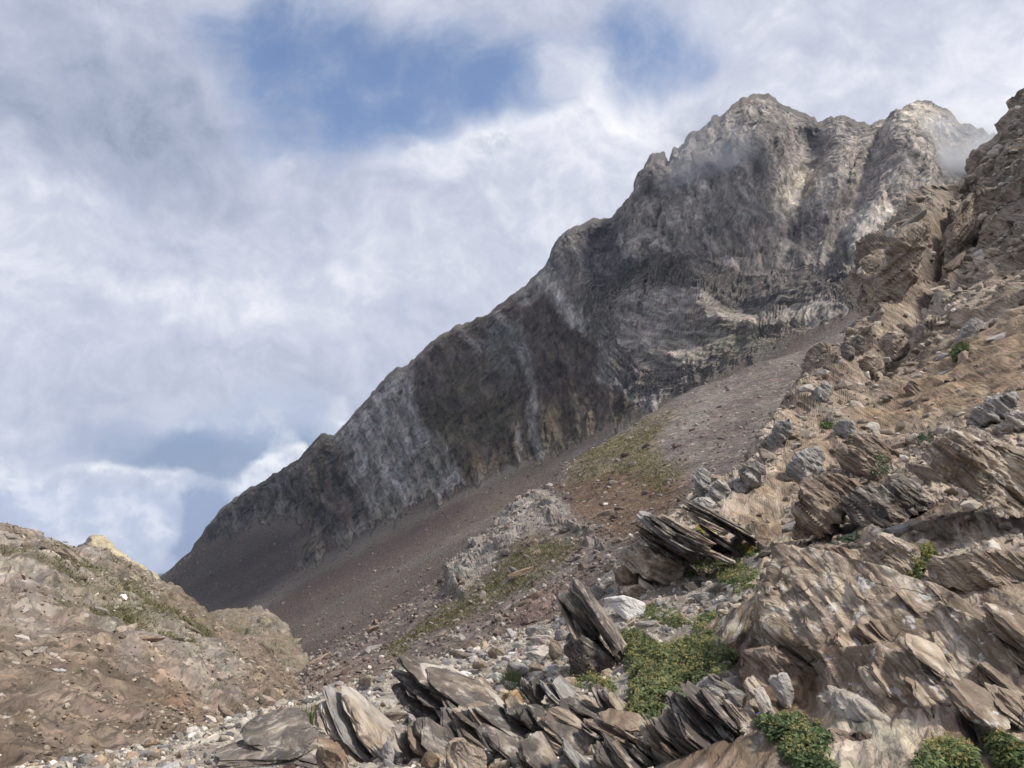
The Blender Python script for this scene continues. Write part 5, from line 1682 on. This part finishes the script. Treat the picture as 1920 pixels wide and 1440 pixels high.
def plant(name, label, poly, n, leaf, height, green=(0.105, 0.145, 0.062), tip=(0.215, 0.235, 0.10), flower=0, fcol=(0.42, 0.34, 0.06), seed=0, cat='plant', grass=False, obs=None):
    r = np.random.RandomState(9000 + seed)
    poly = np.array(poly, float)
    x0, y0 = poly.min(0)
    x1, y1 = poly.max(0)
    P, N, E = [], [], []
    obs = obs or ([SLOPE] + ROCKS_NEAR)
    cx, cy = r.uniform(x0, x1, n * 6), r.uniform(y0, y1, n * 6)
    ce = inside(cx, cy, [tuple(q) for q in poly])
    for x, y, e in zip(cx, cy, ce):
        if len(P) >= n:
            break
        e = float(e)
        if e < 0 or (e < 12 and r.rand() > 0.3 + e / 17):
            continue
        h = ground_hit(x, y, obs)
        if h is None or abs(h[0].y) > 60:
            continue
        P.append(h[0])
        nn = h[1] if h[1].z > 0 else -h[1]
        N.append((nn + Vector((0, 0, 1.2))).normalized())
        E.append(min(1, e / 22))
    if not P:
        return None
    P, N, E = np.array(P), np.array(N), np.array(E)
    med = np.median(P[:, 1])
    k = np.abs(P[:, 1] - med) < 2.5
    P, N, E = P[k], N[k], E[k]
    n = len(P)
    e = bpy.data.objects.new(name, None)
    e.location = Vector(P[np.argmin(np.abs(P - P.mean(0)).sum(1))])
    e.empty_display_size = 0.05
    COL.objects.link(e)
    tag(e, label, cat)
    if not grass and n > 200:                # ragged, with gaps
        gap = fbm(P / 0.13, 3, seed=seed + 5) > 0.0 - 0.2 * E
        P, N, E = P[gap], N[gap], E[gap]
        n = len(P)
    bump = 0.5 + 0.5 * fbm(P / 0.22, 2, seed=seed + 3)
    hh = height * (0.25 + 0.75 * E) * (0.45 + 0.8 * bump) * r.uniform(0.45, 1.0, n) ** 0.7
    C = P + N * hh[:, None]
    mixf = np.clip(r.uniform(0, 1, n) * 0.7 + (hh / (height + 1e-6)) * 0.4 - 0.15, 0, 1)[:, None]
    cols = np.array(green) * (1 - mixf) + np.array(tip) * mixf
    tilt = N + r.normal(size=(n, 3)) * 0.45
    if grass:
        V, Q, Cc = leaves(r, P, N * 1.0 + r.normal(size=(n, 3)) * 0.2, np.full(n, height), cols, per=4, droop=-1.6, slim=0.05)
    else:
        V, Q, Cc = leaves(r, C, tilt, leaf * r.uniform(0.45, 1.45, n), cols)
    obj('foliage', V, Q, Cc, LEAF, e)['kind'] = 'stuff'
    if flower:
        idx = r.choice(n, min(flower, n), replace=False)
        FC, FN, FS = [], [], []
        for j in idx:
            c = C[j] + N[j] * r.uniform(0.3, 1.2) * leaf + np.array([0, 0, 0.4 * leaf])
            for _ in range(7):
                FC.append(c + r.normal(size=3) * leaf * 0.36)
                FN.append(r.normal(size=3) + np.array([0, -0.3, 1.2]))
                FS.append(leaf * r.uniform(0.16, 0.30))
        FC, FN, FS = np.array(FC), np.array(FN), np.array(FS)
        fc = np.array(fcol) * np.exp(r.normal(size=(len(FC), 1)) * 0.22)
        V, Q, Cc = leaves(r, FC, FN, FS, fc, per=4, droop=0.2, slim=0.7)
        obj('flowers', V, Q, Cc, FLOWER, e)['kind'] = 'stuff'
    return e


for nm, lb, gp, gn, gm, cnt, gs, cl in (('hill_grass', 'short dry grass in patches on the hill', hp, hn, hg, 5200, 0.26, (0.15, 0.14, 0.062)), ('slope_grass', 'short dry grass on the spur of the scree slope', SC_P, SC_N, SC_GR, 4200, 0.42, (0.155, 0.14, 0.06))):
    kk = rs.choice(len(gp), cnt, p=np.clip(gm - 0.25, 0, 1) / np.clip(gm - 0.25, 0, 1).sum())
    cc = np.array(cl) * np.exp(rs.normal(size=(cnt, 1)) * 0.25)
    V, Q, Cc = leaves(rs, gp[kk] + rs.normal(size=(cnt, 3)) * 0.15, gn[kk] + rs.normal(size=(cnt, 3)) * 0.25, np.full(cnt, gs) * rs.uniform(0.5, 1.2, cnt), cc, per=4, droop=-0.4, slim=0.25)
    me = mesh_from(nm, V, Q, Cc, False)
    me.materials.append(LEAF)
    go = bpy.data.objects.new(nm, me)
    COL.objects.link(go)
    go['kind'] = 'stuff'
    go['label'] = lb
bpy.context.view_layer.update()
ROCKS_NEAR = []
YG = (0.36, 0.31, 0.12)
plant('plant_mat', 'large green plant mat with yellow flower heads filling the gap between the slabs', [(1138, 1160), (1160, 1150), (1200, 1180), (1245, 1215), (1290, 1200), (1310, 1155), (1350, 1150), (1345, 1195), (1385, 1240), (1350, 1280), (1300, 1300), (1260, 1330), (1210, 1372), (1175, 1385), (1175, 1330), (1180, 1280), (1160, 1230), (1142, 1190)],
      3400, 0.044, 0.14, flower=260, fcol=YG, seed=1)
plant('plant_mat', 'upper yellow-green plant mat under the stacked dark slabs', [(1275, 1075), (1300, 1050), (1340, 1048), (1390, 1052), (1425, 1075), (1415, 1110), (1390, 1125), (1350, 1100), (1325, 1085), (1290, 1095)], 900, 0.048, 0.10, flower=110, fcol=YG, seed=2)
plant('plant_mat', 'thin creeping green mat beside the white quartz boulder', [(1195, 1150), (1215, 1130), (1280, 1145), (1300, 1175), (1250, 1185), (1205, 1172)], 500, 0.040, 0.06, flower=60, fcol=YG, seed=3)
plant('plant', 'bright yellow-green plant growing between the stacked dark slabs', [(1298, 995), (1325, 988), (1350, 1000), (1345, 1015), (1310, 1012)], 260, 0.05, 0.10, green=(0.13, 0.15, 0.04), tip=(0.26, 0.25, 0.06), flower=90, fcol=(0.46, 0.40, 0.08), seed=4)
plant('plant', 'yellow-green tuft on the right shoulder of the stacked slabs', [(1365, 1022), (1390, 1018), (1425, 1032), (1440, 1045), (1400, 1045)], 260, 0.045, 0.08, green=(0.08, 0.13, 0.035), tip=(0.2, 0.22, 0.05), flower=40, fcol=(0.46, 0.40, 0.08), seed=5)
plant('plant', 'dark green tuft on the left of the stacked slabs', [(1228, 1012), (1250, 1014), (1290, 1038), (1280, 1050), (1240, 1030)], 240, 0.045, 0.08, green=(0.05, 0.10, 0.025), flower=25, fcol=YG, seed=6)
plant('plant', 'small green patch below the tall dark slab', [(1062, 1262), (1090, 1255), (1125, 1275), (1160, 1290), (1150, 1306), (1110, 1300), (1072, 1290)], 420, 0.042, 0.08, flower=60, fcol=YG, seed=7)
plant('plant', 'dark green bushy plant with yellow flowers behind the flat-topped block', [(1690, 1090), (1700, 1062), (1722, 1040), (1745, 1030), (1760, 1048), (1735, 1075), (1728, 1098)], 520, 0.055, 0.22, green=(0.04, 0.075, 0.022), flower=110, fcol=(0.34, 0.29, 0.10), seed=8)
plant('plant', 'leafy green plant at the bottom edge between dark slab and brown rock', [(1415, 1362), (1440, 1352), (1500, 1352), (1548, 1380), (1570, 1430), (1560, 1470), (1500, 1470), (1450, 1400)], 1500, 0.044, 0.11, green=(0.06, 0.10, 0.04), tip=(0.14, 0.175, 0.075), flower=40, fcol=YG, seed=9)
plant('plant', 'pale green leafy plant at the bottom edge right of the brown rock', [(1715, 1425), (1740, 1405), (1790, 1395), (1825, 1415), (1840, 1460), (1720, 1470)], 900, 0.044, 0.09, green=(0.085, 0.13, 0.045), tip=(0.19, 0.22, 0.09), flower=40, fcol=YG, seed=10)
plant('plant', 'leafy plant in the bottom right corner', [(1840, 1385), (1870, 1380), (1930, 1415), (1940, 1470), (1880, 1450)], 700, 0.044, 0.08, green=(0.07, 0.11, 0.04), tip=(0.16, 0.19, 0.07), flower=10, fcol=(0.36, 0.24, 0.08), seed=11)
plant('shrub', 'grey-green wispy shrub growing on the dark ledge', [(1625, 905), (1632, 870), (1650, 852), (1664, 860), (1666, 890), (1655, 912)], 320, 0.07, 0.45, green=(0.085, 0.105, 0.06), tip=(0.17, 0.185, 0.11), flower=30, fcol=(0.4, 0.42, 0.3), seed=12, cat='shrub')
plant('grass_tuft', 'long grass tuft beside the pale leaning slabs at the bottom edge', [(550, 1410), (562, 1392), (582, 1392), (596, 1420), (585, 1440), (560, 1436)], 420, 0.05, 0.19, green=(0.075, 0.10, 0.025), tip=(0.18, 0.19, 0.06), seed=13, cat='grass', grass=True)
plant('plant', 'blue-green plant patch on the slope above the brown block', [(1555, 1022), (1575, 1008), (1605, 1000), (1616, 1010), (1600, 1022), (1570, 1030)], 240, 0.05, 0.08, green=(0.075, 0.10, 0.065), tip=(0.15, 0.18, 0.12), seed=14)
plant('plant', 'blue-green plant patch left of the wide pale slab', [(1700, 835), (1720, 815), (1755, 808), (1768, 820), (1740, 838)], 220, 0.07, 0.14, green=(0.06, 0.085, 0.05), tip=(0.12, 0.15, 0.08), seed=15)
plant('plant', 'tiny bright green tuft on the pinkish rocks of the rib', [(1540, 800), (1550, 792), (1562, 798), (1556, 808)], 120, 0.10, 0.16, green=(0.07, 0.13, 0.03), seed=16)
plant('plant', 'green tuft under the steep grey slab', [(1785, 655), (1800, 645), (1816, 650), (1810, 672), (1792, 682)], 160, 0.14, 0.3, green=(0.05, 0.09, 0.025), seed=17)
plant('grass_tuft', 'thin grass between the slate leaves near the orange boulder', [(940, 1275), (965, 1268), (985, 1280), (960, 1300)], 140, 0.04, 0.09, green=(0.08, 0.11, 0.03), seed=18, cat='grass', grass=True)
for k, (pl, lb) in enumerate([([(945, 1400), (965, 1385), (985, 1420), (960, 1440)], 'moss cushion right of the tan bottom boulder'), ([(760, 1355), (790, 1340), (800, 1365), (770, 1380)], 'moss growing under the dark beak of rock'),
                              ([(1085, 1378), (1110, 1384), (1130, 1410), (1095, 1408)], 'moss cushion among the slate leaves'), ([(915, 1410), (935, 1405), (945, 1435), (920, 1445)], 'moss cushion touching the tan bottom boulder')]):
    plant('moss', lb, pl, 160, 0.028, 0.04, green=(0.06, 0.10, 0.025), seed=20 + k, cat='moss')
fl = plant('bellflower', 'small purple bellflowers beside the bottom slab', [(1420, 1342), (1436, 1338), (1440, 1350), (1426, 1354)], 14, 0.03, 0.05, green=(0.20, 0.13, 0.50), tip=(0.26, 0.18, 0.62), seed=30, cat='flower')

# ------------------------------------------------------------------ air: drifting mist on the summits and thin haze
def mist(label, px, py, d, rx, ry, rz, dens, seed):
    D, Q = cube_sphere(8)
    me = mesh_from('mist', D, Q)
    o = bpy.data.objects.new('mist', me)
    o.location = Vector(at(px, py, d))
    o.scale = (rx, ry, rz)
    COL.objects.link(o)
    o['kind'] = 'stuff'
    o['label'] = label
    m = bpy.data.materials.new('mist_air')
    m.use_nodes = True
    t = NT(m.node_tree)
    t.n.clear()
    tc = t.new('ShaderNodeTexCoord').outputs['Object']
    fall = t.mapr(t.vmath('LENGTH', tc), 0.2, 0.98, 1, 0, 'SMOOTHSTEP')
    n = t.noise(t.vmath('ADD', tc, (seed * 3.1, 0, 0)), 1.7, 4, 0.6, 0.4)
    den = t.math('MULTIPLY', t.math('MULTIPLY', fall, t.mapr(n, 0.38, 0.72, 0, 1)), dens)
    v = t.new('ShaderNodeVolumePrincipled')
    v.inputs['Color'].default_value = (0.92, 0.94, 0.97, 1)
    t.l.new(den, v.inputs['Density'])
    t.l.new(v.outputs[0], t.new('ShaderNodeOutputMaterial').inputs['Volume'])
    me.materials.append(m)
    m.cycles.volume_step_rate = 4.0
    return o


mist('thin mist drifting over the second summit', 1810, 285, 580, 85, 45, 48, 0.075, 1)
mist('thin mist in the gully left of the main summit', 1325, 310, 555, 60, 40, 60, 0.030, 2)
mist('thin mist before the pale rocks right of the middle', 1660, 420, 520, 55, 30, 30, 0.022, 3)

# unseen cloud bank, added to put the lower mountain wall in shade
cv, cq, cb = [], [], 0
for k, (x, y, d, r) in enumerate([(330, 1080, 560, 80), (450, 1010, 545, 90), (600, 930, 530, 95), (760, 850, 510, 95), (900, 760, 500, 100), (1030, 680, 510, 95), (1130, 580, 540, 78)]):
    q = at(x, y, d)
    q = q + np.array(sun_dir) * ((650 - q[2]) / sun_dir.z)
    D_, Q_ = cube_sphere(14)
    v = D_ * np.array([r * 1.1, r * 1.1, 44.0])
    v = v * (1 + 0.45 * fbm((v + q) / 60, 4, seed=k)[:, None]) + q
    cv.append(v)
    cq.append(Q_ + cb)
    cb += len(v)
cme = mesh_from('added_cloud', np.concatenate(cv), np.concatenate(cq))
added_cloud = bpy.data.objects.new('added_cloud', cme)
COL.objects.link(added_cloud)
added_cloud['kind'] = 'stuff'
added_cloud['label'] = 'unseen grey cloud bank added overhead to shade the mountain wall'
cm = bpy.data.materials.new('cloud_vapour')
cm.use_nodes = True
ct = NT(cm.node_tree)
ct.n.clear()
cdf = ct.new('ShaderNodeBsdfDiffuse')
cdf.inputs['Color'].default_value = (0.85, 0.87, 0.9, 1)
ctr = ct.new('ShaderNodeBsdfTranslucent')
ctr.inputs['Color'].default_value = (0.85, 0.87, 0.9, 1)
cmx = ct.new('ShaderNodeMixShader')
ct.l.new(cdf.outputs[0], cmx.inputs[1])
ct.l.new(ctr.outputs[0], cmx.inputs[2])
ct.l.new(cmx.outputs[0], ct.new('ShaderNodeOutputMaterial').inputs['Surface'])
cme.materials.append(cm)

hz = bmesh.new()
bmesh.ops.create_cube(hz, size=1)
hme = bpy.data.meshes.new('haze')
hz.to_mesh(hme)
hz.free()
haze = bpy.data.objects.new('haze', hme)
haze.scale = (21000, 21000, 1900)
haze.location = (0, 0, 500 - 950)
COL.objects.link(haze)
haze['kind'] = 'stuff'
haze['label'] = 'thin blue haze in the air'
hm = bpy.data.materials.new('haze_air')
hm.use_nodes = True
ht = NT(hm.node_tree)
ht.n.clear()
hv = ht.new('ShaderNodeVolumePrincipled')
hv.inputs['Color'].default_value = (0.58, 0.70, 0.95, 1)
hv.inputs['Density'].default_value = 0.00007
hv.inputs['Anisotropy'].default_value = 0.2
ht.l.new(hv.outputs[0], ht.new('ShaderNodeOutputMaterial').inputs['Volume'])
hme.materials.append(hm)
# ------------------------------------------------------------------ labels that single out each loose stone
MARKS = [('near the grass tuft', 570, 1410), ('near the pale leaning slabs', 640, 1350), ('behind the dark beaked outcrop', 790, 1270), ('near the orange boulder', 960, 1290), ('in the rubble left of the tall slab', 1010, 1210),
         ('beside the white quartz boulder', 1170, 1130), ('beside the large plant mat', 1250, 1250), ('by the bottom left edge', 160, 1425), ('on the shelf edge before the hill', 400, 1370), ('on the shelf edge before the scree', 760, 1260),
         ('on the rib crest', 1360, 900), ('below the cliff', 1700, 620), ('on the orange earth', 1800, 700), ('near the stacked dark slabs', 1420, 980), ('near the big grey boulder', 1830, 800), ('below the small shrub', 1640, 960),
         ('high on the hill', 120, 1080), ('low on the hill', 120, 1330), ('on the hill toward the valley', 420, 1280), ('near the pale crag', 930, 1060), ('in the valley floor', 640, 1250), ('just beyond the shelf', 950, 1150), ('on the upper scree', 1350, 830)]
ORD = ['first', 'second', 'third', 'fourth', 'fifth', 'sixth', 'seventh', 'eighth', 'ninth', 'tenth', 'eleventh', 'twelfth', 'thirteenth', 'fourteenth', 'fifteenth', 'sixteenth', 'seventeenth', 'eighteenth', 'nineteenth', 'twentieth']
NUM = ['one', 'two', 'three', 'four', 'five', 'six', 'seven', 'eight', 'nine', 'ten', 'eleven', 'twelve', 'thirteen', 'fourteen', 'fifteen', 'sixteen', 'seventeen', 'eighteen', 'nineteen', 'twenty']
bpy.context.view_layer.update()
fam = {}
for o in COL.objects:
    if o.get('group') and o.get('category') in ('stone', 'boulder'):
        cen = np.mean([np.array(o.matrix_world @ Vector(c)) for c in o.bound_box], 0)
        x, y = to_px(cen)
        where = min(MARKS, key=lambda m: math.hypot(m[1] - x, m[2] - y))[0]
        big = max(o.dimensions) / cen[1] * F
        size = 'small' if big < 16 else ('large' if big > 34 else 'middle-sized')
        colour = next(c for c in ('grey', 'cream', 'tan', 'white', 'brown') if c in o['label'].split())
        fam.setdefault('%s %s %s %s' % (size, colour, o['category'], where), []).append((float(x), o))
for lb, members in fam.items():
    members.sort(key=lambda q: q[0])
    for k, (x, o) in enumerate(members):
        o['label'] = lb if len(members) == 1 else lb + ', %s of %s from left' % (ORD[min(k, 19)], NUM[min(len(members), 20) - 1])
print('script', time.time() - T0)
